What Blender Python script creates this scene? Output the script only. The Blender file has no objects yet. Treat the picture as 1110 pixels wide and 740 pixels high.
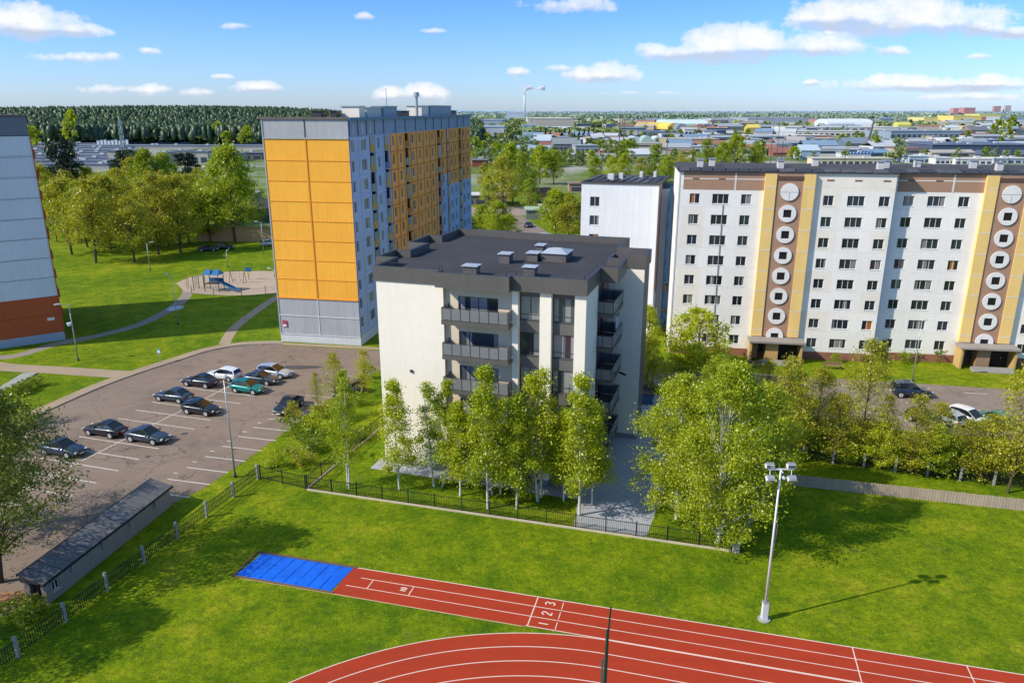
import bpy, math, random
from mathutils import Vector, Matrix
random.seed(7)
R = math.radians
C = bpy.context.scene.collection
sc = bpy.context.scene
PI = math.pi
# ------------------------------------------------------------------ camera frame helpers
FPX, PITCH, HC = 823.0, math.atan(251/823), 30.0
def ray(u, v):
    x = (u-555)/FPX; y = -(v-370)/FPX
    return x, math.cos(PITCH)+y*math.sin(PITCH), -math.sin(PITCH)+y*math.cos(PITCH)
def G(u, v, z=0.0):
    r = ray(u, v); t = (z-HC)/r[2]; return (r[0]*t, r[1]*t)
def ZA(u, v, Y):
    r = ray(u, v); return HC+r[2]*Y/r[1]

# ------------------------------------------------------------------ materials
def lin(h):
    h = h.lstrip('#'); o = []
    for i in (0, 2, 4):
        s = int(h[i:i+2], 16)/255; o.append(s/12.92 if s <= .04045 else ((s+.055)/1.055)**2.4)
    return o
def nodes(name):
    m = bpy.data.materials.new(name); m.use_nodes = True
    nt = m.node_tree; nt.nodes.clear()
    out = nt.nodes.new('ShaderNodeOutputMaterial')
    return m, nt, out
def N(nt, t, **kw):
    n = nt.nodes.new(t)
    for k, v in kw.items():
        if k.startswith('i_'):
            n.inputs[k[2:].replace('_', ' ')].default_value = v
        else: setattr(n, k, v)
    return n
def mixc(nt, fac, a, b, mode='MIX'):
    n = nt.nodes.new('ShaderNodeMix'); n.data_type = 'RGBA'; n.blend_type = mode
    for idx, val in ((0, fac), (6, a), (7, b)):
        if hasattr(val, 'links') or isinstance(val, bpy.types.NodeSocket): nt.links.new(val, n.inputs[idx])
        elif isinstance(val, (int, float)): n.inputs[idx].default_value = val
        else: n.inputs[idx].default_value = (*val[:3], 1)
    return n.outputs[2]
def math_(nt, op, a, b=None, clamp=False):
    n = nt.nodes.new('ShaderNodeMath'); n.operation = op; n.use_clamp = clamp
    for i, val in enumerate((a, b)):
        if val is None: continue
        if isinstance(val, bpy.types.NodeSocket): nt.links.new(val, n.inputs[i])
        else: n.inputs[i].default_value = val
    return n.outputs[0]
def ramp(nt, fac, stops):
    n = nt.nodes.new('ShaderNodeValToRGB')
    e = n.color_ramp.elements
    while len(e) < len(stops): e.new(.5)
    for i, (p, c) in enumerate(stops):
        e[i].position = p; e[i].color = (*c[:3], 1) if not isinstance(c, (int, float)) else (c, c, c, 1)
    nt.links.new(fac, n.inputs[0]); return n.outputs[0]
def noise(nt, vec, scale, detail=5, rough=.6):
    n = nt.nodes.new('ShaderNodeTexNoise'); n.inputs['Scale'].default_value = scale
    n.inputs['Detail'].default_value = detail; n.inputs['Roughness'].default_value = rough
    if vec is not None: nt.links.new(vec, n.inputs['Vector'])
    return n.outputs['Fac']
def mapping(nt, vec, scale=(1, 1, 1), rot=(0, 0, 0), loc=(0, 0, 0)):
    n = nt.nodes.new('ShaderNodeMapping'); n.inputs['Scale'].default_value = scale
    n.inputs['Rotation'].default_value = rot; n.inputs['Location'].default_value = loc
    nt.links.new(vec, n.inputs['Vector']); return n.outputs[0]

MATS = {}
def mat(name, rgb, rough=.8, var=.18, scale=1.0, streak=0.0, metallic=0.0, spec=.35, bump=0.0, panel=None, world=False, fine=0):
    """weathered surface: two noises, optional vertical dirt streaks, optional panel joints (w, h, x0, z0, width, darkness)"""
    if name in MATS: return MATS[name]
    if isinstance(rgb, str): rgb = lin(rgb)
    m, nt, out = nodes(name)
    b = N(nt, 'ShaderNodeBsdfPrincipled'); nt.links.new(b.outputs[0], out.inputs[0])
    b.inputs['Roughness'].default_value = rough; b.inputs['Metallic'].default_value = metallic
    b.inputs['Specular IOR Level'].default_value = spec
    if world: vec = N(nt, 'ShaderNodeNewGeometry').outputs['Position']
    else: vec = N(nt, 'ShaderNodeTexCoord').outputs['Object']
    n1 = noise(nt, vec, .35*scale, 6); n2 = noise(nt, vec, 4*scale, 5, .7)
    lo = [c*(1-var) for c in rgb]; hi = [min(1, c*(1+var*.8)) for c in rgb]
    col = ramp(nt, math_(nt, 'ADD', math_(nt, 'MULTIPLY', n1, .6), math_(nt, 'MULTIPLY', n2, .4)), [(.32, lo), (.68, hi)])
    if fine:
        n4 = noise(nt, vec, fine, 2, .8)
        col = mixc(nt, .35, col, mixc(nt, n4, [c*.4 for c in rgb], [min(1, c*1.7) for c in rgb]))
    if streak:
        sv = mapping(nt, vec, (2.2, 2.2, .12)); n3 = noise(nt, sv, 1.6, 6, .7)
        f = ramp(nt, n3, [(.45, 0.0), (.75, 1.0)])
        col = mixc(nt, math_(nt, 'MULTIPLY', f, streak), col, [c*.55 for c in rgb])
    if panel:
        w, h, x0, z0, mw, dk = panel
        sx = N(nt, 'ShaderNodeSeparateXYZ'); nt.links.new(vec, sx.inputs[0])
        def line(s, per, off):
            a = math_(nt, 'MODULO', math_(nt, 'ADD', s, 1000*per-off), per)
            return math_(nt, 'LESS_THAN', math_(nt, 'MINIMUM', a, math_(nt, 'SUBTRACT', per, a)), mw)
        f = line(sx.outputs[2], h, z0)
        if w: f = math_(nt, 'MAXIMUM', f, line(sx.outputs[0], w, x0))
        col = mixc(nt, math_(nt, 'MULTIPLY', f, dk), col, [c*.3 for c in rgb])
        # slight tone change panel to panel
        cv = N(nt, 'ShaderNodeCombineXYZ')
        nt.links.new(math_(nt, 'FLOOR', math_(nt, 'DIVIDE', math_(nt, 'SUBTRACT', sx.outputs[0], x0), w or 3)), cv.inputs[0])
        nt.links.new(math_(nt, 'FLOOR', math_(nt, 'DIVIDE', math_(nt, 'SUBTRACT', sx.outputs[2], z0), h)), cv.inputs[1])
        wn = N(nt, 'ShaderNodeTexWhiteNoise'); nt.links.new(cv.outputs[0], wn.inputs['Vector'])
        col = mixc(nt, math_(nt, 'MULTIPLY', wn.outputs[0], .16), col, [c*.55 for c in rgb])
    nt.links.new(col, b.inputs['Base Color'])
    if bump:
        bm = N(nt, 'ShaderNodeBump'); bm.inputs['Strength'].default_value = bump; bm.inputs['Distance'].default_value = .05
        nt.links.new(n2, bm.inputs['Height']); nt.links.new(bm.outputs[0], b.inputs['Normal'])
    MATS[name] = m; return m

def glass_mat(name, dark=(.015, .02, .028), curtain=.35, tint=(.55, .52, .46), warm=0.0):
    m, nt, out = nodes(name)
    b = N(nt, 'ShaderNodeBsdfPrincipled'); nt.links.new(b.outputs[0], out.inputs[0])
    b.inputs['Roughness'].default_value = .07; b.inputs['Specular IOR Level'].default_value = .75
    oi = N(nt, 'ShaderNodeObjectInfo'); tc = N(nt, 'ShaderNodeTexCoord')
    sx = N(nt, 'ShaderNodeSeparateXYZ'); nt.links.new(tc.outputs['Object'], sx.inputs[0])
    wv = N(nt, 'ShaderNodeTexWhiteNoise', noise_dimensions='1D'); nt.links.new(oi.outputs['Random'], wv.inputs['W'])
    # curtains: drawn over part of the pane in some rooms, folds as a fine wave
    cell = math_(nt, 'FLOOR', math_(nt, 'ADD', math_(nt, 'MULTIPLY', sx.outputs[0], 2.1), math_(nt, 'MULTIPLY', oi.outputs['Random'], 37)))
    w2 = N(nt, 'ShaderNodeTexWhiteNoise', noise_dimensions='2D'); cb = N(nt, 'ShaderNodeCombineXYZ')
    nt.links.new(cell, cb.inputs[0]); nt.links.new(oi.outputs['Random'], cb.inputs[1]); nt.links.new(cb.outputs[0], w2.inputs['Vector'])
    on = math_(nt, 'LESS_THAN', w2.outputs[0], curtain)
    fold = math_(nt, 'ADD', math_(nt, 'MULTIPLY', math_(nt, 'SINE', math_(nt, 'MULTIPLY', sx.outputs[0], 60)), .15), .8)
    cc = mixc(nt, 1, [t*.55 for t in tint], fold, 'MULTIPLY')
    if warm:
        cc = mixc(nt, math_(nt, 'LESS_THAN', wv.outputs[0], warm), cc, (.4, .14, .03))
    col = mixc(nt, on, mixc(nt, wv.outputs[0], dark, [d*2.6 for d in dark]), cc)
    nt.links.new(col, b.inputs['Base Color'])
    MATS[name] = m; return m

def leaf_mat(name, dark, light, trans=.35, warm=None):
    m, nt, out = nodes(name)
    geo = N(nt, 'ShaderNodeNewGeometry'); oi = N(nt, 'ShaderNodeObjectInfo')
    tc = N(nt, 'ShaderNodeTexCoord')
    n1 = noise(nt, geo.outputs['Position'], .55, 3); 
    f = math_(nt, 'ADD', math_(nt, 'MULTIPLY', geo.outputs['Random Per Island'], .45), math_(nt, 'MULTIPLY', n1, .75))
    f = math_(nt, 'ADD', f, math_(nt, 'MULTIPLY', math_(nt, 'SUBTRACT', oi.outputs['Random'], .5), .35))
    col = ramp(nt, f, [(.25, dark), (.85, light)])
    if warm:
        col = mixc(nt, math_(nt, 'MULTIPLY', math_(nt, 'GREATER_THAN', geo.outputs['Random Per Island'], .6), .6), col, warm)
    d = N(nt, 'ShaderNodeBsdfDiffuse'); t = N(nt, 'ShaderNodeBsdfTranslucent'); g = N(nt, 'ShaderNodeBsdfGlossy')
    g.inputs['Roughness'].default_value = .45
    nt.links.new(col, d.inputs[0])
    nt.links.new(mixc(nt, .5, col, light), t.inputs[0])
    mx = N(nt, 'ShaderNodeMixShader'); mx.inputs[0].default_value = trans
    nt.links.new(d.outputs[0], mx.inputs[1]); nt.links.new(t.outputs[0], mx.inputs[2])
    m2 = N(nt, 'ShaderNodeMixShader'); m2.inputs[0].default_value = .05
    nt.links.new(mx.outputs[0], m2.inputs[1]); nt.links.new(g.outputs[0], m2.inputs[2])
    nt.links.new(m2.outputs[0], out.inputs[0]); MATS[name] = m; return m

# ------------------------------------------------------------------ mesh builder
class MB:
    def __init__(s): s.v = []; s.f = []; s.m = []; s.mats = []
    def mi(s, m):
        if m not in s.mats: s.mats.append(m)
        return s.mats.index(m)
    def face(s, pts, m):
        i = len(s.v); s.v.extend([tuple(p) for p in pts]); s.f.append(tuple(range(i, i+len(pts)))); s.m.append(s.mi(m))
    def box(s, x0, x1, y0, y1, z0, z1, m, top=None):
        i = len(s.v)
        s.v.extend([(x0,y0,z0),(x1,y0,z0),(x1,y1,z0),(x0,y1,z0),(x0,y0,z1),(x1,y0,z1),(x1,y1,z1),(x0,y1,z1)])
        k = s.mi(m); kt = s.mi(top) if top else k
        for q, mm in (((0,3,2,1),k),((4,5,6,7),kt),((0,1,5,4),k),((1,2,6,5),k),((2,3,7,6),k),((3,0,4,7),k)):
            s.f.append(tuple(i+j for j in q)); s.m.append(mm)
    def tube(s, p0, p1, r0, r1, m, n=6, cap=True):
        p0 = Vector(p0); p1 = Vector(p1); d = (p1-p0)
        if d.length < 1e-6: return
        d.normalize(); a = Vector((0,0,1)) if abs(d.z) < .9 else Vector((1,0,0))
        u = d.cross(a).normalized(); w = d.cross(u); i = len(s.v); k = s.mi(m)
        for p, r in ((p0, r0), (p1, r1)):
            for j in range(n):
                t = 2*PI*j/n; s.v.append(tuple(p+u*(math.cos(t)*r)+w*(math.sin(t)*r)))
        for j in range(n):
            s.f.append((i+j, i+n+j, i+n+(j+1) % n, i+(j+1) % n)); s.m.append(k)
        if cap:
            s.f.append(tuple(i+j for j in range(n))); s.m.append(k)
            s.f.append(tuple(i+n+j for j in reversed(range(n)))); s.m.append(k)
    def bar(s, p0, p1, w, h, m):
        """horizontal-ish bar with width w and height h, z of p = bottom"""
        p0 = Vector(p0); p1 = Vector(p1); d = (p1-p0); dd = Vector((d.x, d.y, 0)).normalized(); q = Vector((-dd.y, dd.x, 0))*w/2
        i = len(s.v); k = s.mi(m)
        for p in (p0, p1):
            for a, b in ((-1,0),(1,0),(1,1),(-1,1)): s.v.append(tuple(p+q*a+Vector((0,0,h*b))))
        for f in ((0,1,2,3),(7,6,5,4),(0,4,5,1),(1,5,6,2),(2,6,7,3),(3,7,4,0)):
            s.f.append(tuple(i+j for j in f)); s.m.append(k)
    def prism(s, pts, z0, z1, m, top=None, bottom=False):
        n = len(pts)
        for i in range(n):
            a = pts[i]; b = pts[(i+1) % n]
            s.face([(a[0],a[1],z0),(b[0],b[1],z0),(b[0],b[1],z1),(a[0],a[1],z1)], m)
        s.face([(p[0],p[1],z1) for p in pts], top or m)
        if bottom: s.face([(p[0],p[1],z0) for p in reversed(pts)], m)
    def build(s, name, parent=None, smooth=False, loc=None, rz=0):
        me = bpy.data.meshes.new(name); me.from_pydata(s.v, [], s.f)
        for m in s.mats: me.materials.append(m)
        me.polygons.foreach_set('material_index', s.m)
        if smooth: me.polygons.foreach_set('use_smooth', [True]*len(s.f))
        me.update()
        return link(name, me, parent, loc, rz)
def link(name, me, parent=None, loc=None, rz=0):
    o = bpy.data.objects.new(name, me); C.objects.link(o)
    if parent: o.parent = parent
    if loc: o.location = loc
    if rz: o.rotation_euler = (0, 0, rz)
    return o
def tag(o, label, cat, group=None, kind=None):
    if label: o['label'] = label
    if cat: o['category'] = cat
    if group: o['group'] = group
    if kind: o['kind'] = kind
    return o
def thing(name, label, cat, loc=(0,0,0), rz=0, group=None):
    return tag(link(name, None, None, loc, rz), label, cat, group)
def struct(name, mb):
    o = mb.build(name); o['kind'] = 'structure'; return o
def dup(root, loc, rz, label=None, group=None, scale=None):
    r = root.copy(); C.objects.link(r); r.location = loc; r.rotation_euler = (0, 0, rz)
    if scale: r.scale = (scale,)*3 if isinstance(scale, (int, float)) else scale
    if label: r['label'] = label
    if group: r['group'] = group
    for ch in list(root.children):
        c = ch.copy(); C.objects.link(c); c.parent = r
        for g in ch.children:
            d = g.copy(); C.objects.link(d); d.parent = c
    return r
def sheet(name, pts, z, m, struct_=True):
    b = MB(); b.face([(p[0], p[1], z) for p in pts], m)
    return struct(name, b)

# ------------------------------------------------------------------ facade with real openings
def facade(mb, O, U, z0, z1, w, holes, cellmat, depth=.22, revm=None, xs=(), zs=()):
    """O: xy start, U: unit xy dir, outward normal = (Uy,-Ux). holes: (u0,u1,z0,z1)"""
    inw = (-U[1], U[0])
    P = lambda u, z, d: (O[0]+U[0]*u+inw[0]*d, O[1]+U[1]*u+inw[1]*d, z)
    X = sorted(set([0, w]+[round(h[0], 4) for h in holes]+[round(h[1], 4) for h in holes]+[x for x in xs if 0 < x < w]))
    Z = sorted(set([z0, z1]+[round(h[2], 4) for h in holes]+[round(h[3], 4) for h in holes]+[z for z in zs if z0 < z < z1]))
    for i in range(len(X)-1):
        for j in range(len(Z)-1):
            cx = (X[i]+X[i+1])/2; cz = (Z[j]+Z[j+1])/2
            if any(h[0] < cx < h[1] and h[2] < cz < h[3] for h in holes): continue
            m = cellmat(cx, cz) if callable(cellmat) else cellmat
            mb.face([P(X[i],Z[j],0),P(X[i+1],Z[j],0),P(X[i+1],Z[j+1],0),P(X[i],Z[j+1],0)], m)
    for h in holes:
        m = revm or (cellmat((h[0]+h[1])/2, h[3]+.05) if callable(cellmat) else cellmat)
        a, b, c, d = h[:4]; D = depth
        mb.face([P(a,c,0),P(a,d,0),P(a,d,D),P(a,c,D)][::-1], m); mb.face([P(b,c,0),P(b,d,0),P(b,d,D),P(b,c,D)], m)
        mb.face([P(a,c,0),P(b,c,0),P(b,c,D),P(a,c,D)][::-1], m); mb.face([P(a,d,0),P(b,d,0),P(b,d,D),P(a,d,D)], m)
WM = {}
def window_meshes(w, h, n, frame, glass, fw=.055, transom=0):
    key = (round(w, 3), round(h, 3), n, frame.name, glass.name, transom)
    if key in WM: return WM[key]
    f = MB(); d0, d1 = .1, .16
    f.box(0, w, d0, d1, 0, fw, frame); f.box(0, w, d0, d1, h-fw, h, frame)
    for i in range(n+1):
        x = (w-fw)*i/n; f.box(x, x+fw, d0+.002, d1-.002, fw, h-fw, frame)
    if transom: f.box(fw, w-fw, d0+.004, d1-.004, transom, transom+.05, frame)
    f.box(-.03, w+.03, -.04, d0-.001, -.04, -.004, frame)          # sill
    g = MB(); g.face([(fw*.5, .13, fw*.5), (w-fw*.5, .13, fw*.5), (w-fw*.5, .13, h-fw*.5), (fw*.5, .13, h-fw*.5)], glass)
    def me(b, nme):
        q = bpy.data.meshes.new(nme); q.from_pydata(b.v, [], b.f)
        for m in b.mats: q.materials.append(m)
        q.polygons.foreach_set('material_index', b.m); q.update(); return q
    WM[key] = (me(f, 'window'), me(g, 'pane')); return WM[key]
def put_window(parent, O, U, hole, n, frame, glass, transom=0):
    fm, gm = window_meshes(hole[1]-hole[0], hole[3]-hole[2], n, frame, glass, transom=transom)
    x = O[0]+U[0]*hole[0]; y = O[1]+U[1]*hole[0]
    o = link('window', fm, parent, (x, y, hole[2]), math.atan2(U[1], U[0]))
    link('pane', gm, o)
    return o

# ------------------------------------------------------------------ palette
white_wall = mat('white_render', (.90, .83, .71), .85, .06, .5, streak=.12)
new_beige = mat('beige_render', (.72, .60, .44), .85, .08, .5)
dark_band = mat('dark_cladding', (.115, .108, .10), .55, .15, 1, streak=.2)
roof_felt = mat('roof_felt', (.05, .049, .055), .85, .4, .8, bump=.2, fine=25, panel=(1.0, 60, 0, -30, .025, .45))
dark_metal = mat('dark_metal', (.05, .05, .055), .45, .15, 2)
grey_metal = mat('galvanised_metal', (.42, .44, .46), .4, .15, 3, metallic=.4)
white_metal = mat('white_metal', (.7, .71, .72), .4, .08, 3)
frame_white = mat('window_frame_white', (.72, .72, .70), .5, .06, 3)
frame_dark = mat('window_frame_dark', (.06, .06, .065), .5, .1, 3)
glass_a = glass_mat('window_glass', (.012, .016, .022), curtain=.2, warm=.1)
glass_b = glass_mat('window_glass_new', (.03, .038, .045), curtain=.6, tint=(.6, .62, .66))
glass_c = glass_mat('window_glass_orange_house', (.03, .04, .06), curtain=.22, tint=(.7, .6, .4))
asphalt = mat('asphalt', (.235, .175, .135), .92, .28, .25, world=True, fine=9, bump=.15)
asphalt2 = mat('street_asphalt', (.25, .195, .16), .92, .25, .3, world=True, fine=9)
for _m in (asphalt, asphalt2):                                    # cracks, tar seams and oil-dark wear
    _nt = _m.node_tree; _b = [n for n in _nt.nodes if n.type == 'BSDF_PRINCIPLED'][0]; _src = _b.inputs['Base Color'].links[0].from_socket
    _p = _nt.nodes.new('ShaderNodeNewGeometry').outputs['Position']
    _v = _nt.nodes.new('ShaderNodeTexVoronoi'); _v.feature = 'DISTANCE_TO_EDGE'; _v.inputs['Scale'].default_value = .16
    _w = _nt.nodes.new('ShaderNodeVectorMath'); _w.operation = 'ADD'; _nt.links.new(_p, _w.inputs[0])
    _n = _nt.nodes.new('ShaderNodeTexNoise'); _n.inputs['Scale'].default_value = .5; _n.inputs['Detail'].default_value = 5; _nt.links.new(_p, _n.inputs['Vector'])
    _s = _nt.nodes.new('ShaderNodeVectorMath'); _s.operation = 'SCALE'; _s.inputs['Scale'].default_value = 3.0; _nt.links.new(_n.outputs['Color'], _s.inputs[0]); _nt.links.new(_s.outputs[0], _w.inputs[1]); _nt.links.new(_w.outputs[0], _v.inputs['Vector'])
    _c = mixc(_nt, math_(_nt, 'MULTIPLY', math_(_nt, 'LESS_THAN', _v.outputs['Distance'], .006), .55), _src, (.05, .045, .04))
    _o = ramp(_nt, noise(_nt, _p, .22, 6, .7), [(.50, 0.0), (.68, 1.0)])
    _nt.links.new(mixc(_nt, math_(_nt, 'MULTIPLY', _o, .4), _c, (.10, .08, .07)), _b.inputs['Base Color'])
dirt = mat('trodden_earth', (.36, .27, .18), .95, .25, .6, world=True, fine=8)
sand = mat('sand', (.42, .32, .24), .95, .18, .6, world=True, fine=8)
conc = mat('concrete', (.36, .35, .32), .9, .2, 1.5, streak=.3)
paver = mat('grey_pavers', (.36, .37, .41), .85, .12, 1.2, world=True, fine=12)
kerbm = mat('kerb_stone', (.30, .27, .24), .9, .25, 2)
beige_kerb = mat('beige_plinth', (.55, .47, .33), .9, .2, 2)
paint = mat('road_paint', (.62, .58, .53), .8, .25, 3, world=True)
track_red = mat('track_rubber', (.39, .036, .009), .9, .16, .35, world=True, fine=14)
_nt = track_red.node_tree; _b = [n for n in _nt.nodes if n.type == 'BSDF_PRINCIPLED'][0]; _src = _b.inputs['Base Color'].links[0].from_socket
_p = _nt.nodes.new('ShaderNodeNewGeometry').outputs['Position']
_f = ramp(_nt, noise(_nt, mapping(_nt, _p, (.25, 1.6, 1), rot=(0, 0, R(14))), .8, 6, .7), [(.42, 0.0), (.72, 1.0)])
_c = mixc(_nt, math_(_nt, 'MULTIPLY', _f, .45), _src, (.26, .03, .012))
_g = ramp(_nt, noise(_nt, _p, 1.7, 6, .75), [(.60, 0.0), (.8, 1.0)])
_nt.links.new(mixc(_nt, math_(_nt, 'MULTIPLY', _g, .4), _c, (.50, .16, .07)), _b.inputs['Base Color'])
trackpaint = mat('track_paint', (.80, .62, .52), .8, .1, 3, world=True)
bark = mat('bark', (.10, .075, .05), .95, .3, 3)
bark_white = mat('birch_bark', (.62, .60, .54), .85, .3, 5)
black_iron = mat('black_iron', (.02, .022, .024), .5, .1, 2)
grey_wallm = mat('grey_fence_planks', (.44, .35, .26), .9, .2, 1.2, streak=.5)

def ground_material():
    m, nt, out = nodes('meadow_grass')
    b = N(nt, 'ShaderNodeBsdfPrincipled'); nt.links.new(b.outputs[0], out.inputs[0])
    b.inputs['Roughness'].default_value = .95; b.inputs['Specular IOR Level'].default_value = .1
    p = N(nt, 'ShaderNodeNewGeometry').outputs['Position']
    big = noise(nt, p, .055, 5, .6); mid = noise(nt, p, .45, 6, .65); fin = noise(nt, p, 7, 4, .8); f2 = noise(nt, mapping(nt, p, (1, 1, 1), loc=(50, 9, 0)), 2.4, 5, .75)
    a = math_(nt, 'ADD', math_(nt, 'MULTIPLY', big, .5), math_(nt, 'MULTIPLY', mid, .5))
    col = ramp(nt, a, [(.30, (.06, .125, .003)), (.43, (.12, .205, .004)), (.54, (.215, .285, .006)), (.66, (.38, .37, .02))])
    col = mixc(nt, .75, col, ramp(nt, f2, [(.3, (.4, .45, .4)), (.7, (1.3, 1.25, 1.2))]), 'MULTIPLY')
    col = mixc(nt, .8, col, ramp(nt, fin, [(.3, (.42, .46, .45)), (.72, (1.5, 1.45, 1.4))]), 'MULTIPLY')
    worn = ramp(nt, noise(nt, mapping(nt, p, (1, 1, 1), loc=(31, 7, 0)), .28, 6, .7), [(.60, 0.0), (.76, 1.0)])
    col = mixc(nt, math_(nt, 'MULTIPLY', worn, .45), col, (.20, .15, .05))
    # clover and weed tufts, dry blades, dandelion flecks
    tuft = ramp(nt, noise(nt, mapping(nt, p, (1, 1, 1), loc=(3, 77, 0)), 1.3, 6, .75), [(.50, 0.0), (.60, 1.0)])
    col = mixc(nt, math_(nt, 'MULTIPLY', tuft, .42), col, (.035, .095, .006))
    fleck = N(nt, 'ShaderNodeTexVoronoi'); fleck.inputs['Scale'].default_value = 1.9; nt.links.new(p, fleck.inputs['Vector'])
    col = mixc(nt, math_(nt, 'MULTIPLY', math_(nt, 'LESS_THAN', fleck.outputs['Distance'], .085), .5), col, (.55, .5, .12))
    # the countryside farther out is drier, with yards and roads
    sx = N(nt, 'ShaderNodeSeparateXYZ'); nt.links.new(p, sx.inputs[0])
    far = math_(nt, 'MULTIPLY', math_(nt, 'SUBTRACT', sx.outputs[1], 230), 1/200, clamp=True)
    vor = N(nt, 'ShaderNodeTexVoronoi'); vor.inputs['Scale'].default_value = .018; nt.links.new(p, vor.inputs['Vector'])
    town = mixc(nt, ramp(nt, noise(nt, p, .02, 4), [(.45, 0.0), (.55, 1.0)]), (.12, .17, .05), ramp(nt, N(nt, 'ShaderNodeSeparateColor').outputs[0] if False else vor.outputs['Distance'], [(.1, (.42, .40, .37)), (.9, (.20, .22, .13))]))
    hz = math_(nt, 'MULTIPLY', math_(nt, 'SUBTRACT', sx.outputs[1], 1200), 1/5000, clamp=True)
    town = mixc(nt, hz, town, (.18, .27, .34))  # bluish distance haze blended into the ground colour
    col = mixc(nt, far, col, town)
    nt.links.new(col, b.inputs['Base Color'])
    bp = N(nt, 'ShaderNodeBump'); bp.inputs['Strength'].default_value = .6; bp.inputs['Distance'].default_value = .12
    nt.links.new(fin, bp.inputs['Height']); nt.links.new(bp.outputs[0], b.inputs['Normal'])
    return m
grass_m = ground_material()
g = MB(); g.face([(-9000, -60, 0), (9000, -60, 0), (9000, 14000, 0), (-9000, 14000, 0)], grass_m); struct('ground', g)
# ------------------------------------------------------------------ parking lot, paths, track
def strip_pts(pts, w, side=0):
    L = []; Rr = []
    n = len(pts)
    for i, p in enumerate(pts):
        a = Vector(pts[max(0, i-1)]); b = Vector(pts[min(n-1, i+1)]); d = (b-a).normalized(); q = Vector((-d.y, d.x))
        L.append(Vector(p)+q*(w/2+side)); Rr.append(Vector(p)-q*(w/2-side))
    return L, Rr
def ribbon(mb, pts, w, z, m, side=0):
    L, Rr = strip_pts([Vector(p[:2]) for p in pts], w, side)
    for i in range(len(pts)-1):
        mb.face([(*Rr[i], z), (*Rr[i+1], z), (*L[i+1], z), (*L[i], z)], m)
def smooth(pts, n=6):
    out = []
    P = [Vector(p) for p in pts]; P = [2*P[0]-P[1]]+P+[2*P[-1]-P[-2]]
    for i in range(1, len(P)-2):
        for k in range(n):
            t = k/n
            out.append(.5*((2*P[i])+(P[i+1]-P[i-1])*t+(2*P[i-1]-5*P[i]+4*P[i+1]-P[i+2])*t*t+(-P[i-1]+3*P[i]-3*P[i+1]+P[i+2])*t**3))
    out.append(P[-2]); return out
kerb_line = smooth([(-58, 50), (-53.5, 60), (-50.6, 66), (-48.6, 72.5), (-46.4, 80.5), (-44, 86), (-41.6, 90.2), (-39.4, 94), (-36.3, 96.3), (-32.6, 97.0), (-31.0, 97.0)])
lot = [tuple(p) for p in kerb_line]+[(-31.0, 96.6), (-19.4, 94.6), (-12.5, 93.3), (-3, 91), (-3, 86.5), (-14.5, 88.5), (-17.2, 84.5), (-19.2, 78.8), (-20.9, 73), (-22.3, 67.5), (-24.0, 61.5), (-25.6, 56.6), (-27.2, 53.9), (-30.9, 41), (-37, 32), (-75, 32)]
sheet('parking_lot', lot, .006, asphalt)
b = MB()                                                         # raised kerb along the outer edge of the lot
L, Rr = strip_pts(kerb_line, .16, .08)
for i in range(len(kerb_line)-1):
    b.face([(*Rr[i], .12), (*Rr[i+1], .12), (*L[i+1], .12), (*L[i], .12)], kerbm)
    b.face([(*Rr[i], 0), (*Rr[i+1], 0), (*Rr[i+1], .12), (*Rr[i], .12)], kerbm)
    b.face([(*L[i+1], 0), (*L[i], 0), (*L[i], .12), (*L[i+1], .12)], kerbm)
struct('kerb', b)
b = MB(); ribbon(b, kerb_line[10:], 1.5, .016, dirt, .95)
ribbon(b, [(-31.0, 97.0), (-19.6, 95.2), (-12.5, 93.9)], 1.0, .018, dirt, .3); struct('footpath', b)
b = MB(); ribbon(b, smooth([G(-60, 385), G(0, 397), G(60, 401), G(120, 405), G(143, 405.5)]), 2.5, .012, dirt)
struct('path', b)
b = MB(); ribbon(b, smooth([G(-10, 388), G(20, 385), G(60, 373), G(105, 364), G(150, 352), G(185, 335), G(202, 320), G(203, 306)]), 1.8, .010, mat('path_gravel', (.27, .23, .19), .95, .2, .8, world=True, fine=8))
ribbon(b, smooth([G(243, 373), G(252, 358), G(268, 344), G(300, 322), G(318, 314)]), 1.5, .010, dirt); struct('path', b)
pg = smooth([G(191, 307), G(205, 301), G(230, 296), G(262, 294), G(310, 295), G(330, 306), G(310, 316), G(262, 320), G(222, 319), G(200, 316)])
sheet('playground_sand', [tuple(p) for p in pg], .014, sand)
b = MB(); ribbon(b, [G(-60, 240), G(60, 240), G(180, 240), G(300, 236)], 8, .02, asphalt2); struct('road', b)
sheet('road', [G(440, 226), G(720, 222), G(720, 230), G(440, 236)], .02, mat('pinkish_road', (.34, .26, .22), .95, .15, .2, world=True))
sheet('road', [(-3, 86.5), (16, 84), (16, 160), (2, 230), (-6, 230), (4, 150), (-3, 91)], .012, asphalt2)
b = MB()                                                         # parking bay lines
def line(b, p, q, w, m, z=.013):
    p = Vector(p); q = Vector(q); d = (q-p).normalized(); n = Vector((-d.y, d.x))*w/2
    b.face([(*(p-n), z), (*(q-n), z), (*(q+n), z), (*(p+n), z)], m)
d17 = Vector((.956, -.293)); stp = Vector((.75, 2.25)); L0 = Vector((-41.7, 67.1))
for i in range(-7, 8):
    p = L0+stp*i; line(b, p+d17*.1, p+d17*4.68, .12, paint); line(b, p+d17*4.82, p+d17*9.4, .12, paint)
line(b, L0+stp*-7+d17*4.75, L0+stp*7.02+d17*4.75, .12, paint, .0135)
dr = Vector((.966, -.24)); L1 = Vector((-26.3, 67.1))
for i in range(-5, 9):
    p = L1+Vector((.74, 2.2))*i; line(b, p, p+dr*4.1, .12, paint)
    line(b, p+Vector((.3, 1.1))-dr*.3, p+Vector((.3, 1.1))+dr*.15, .12, paint)
struct('parking_markings', b)
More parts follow.
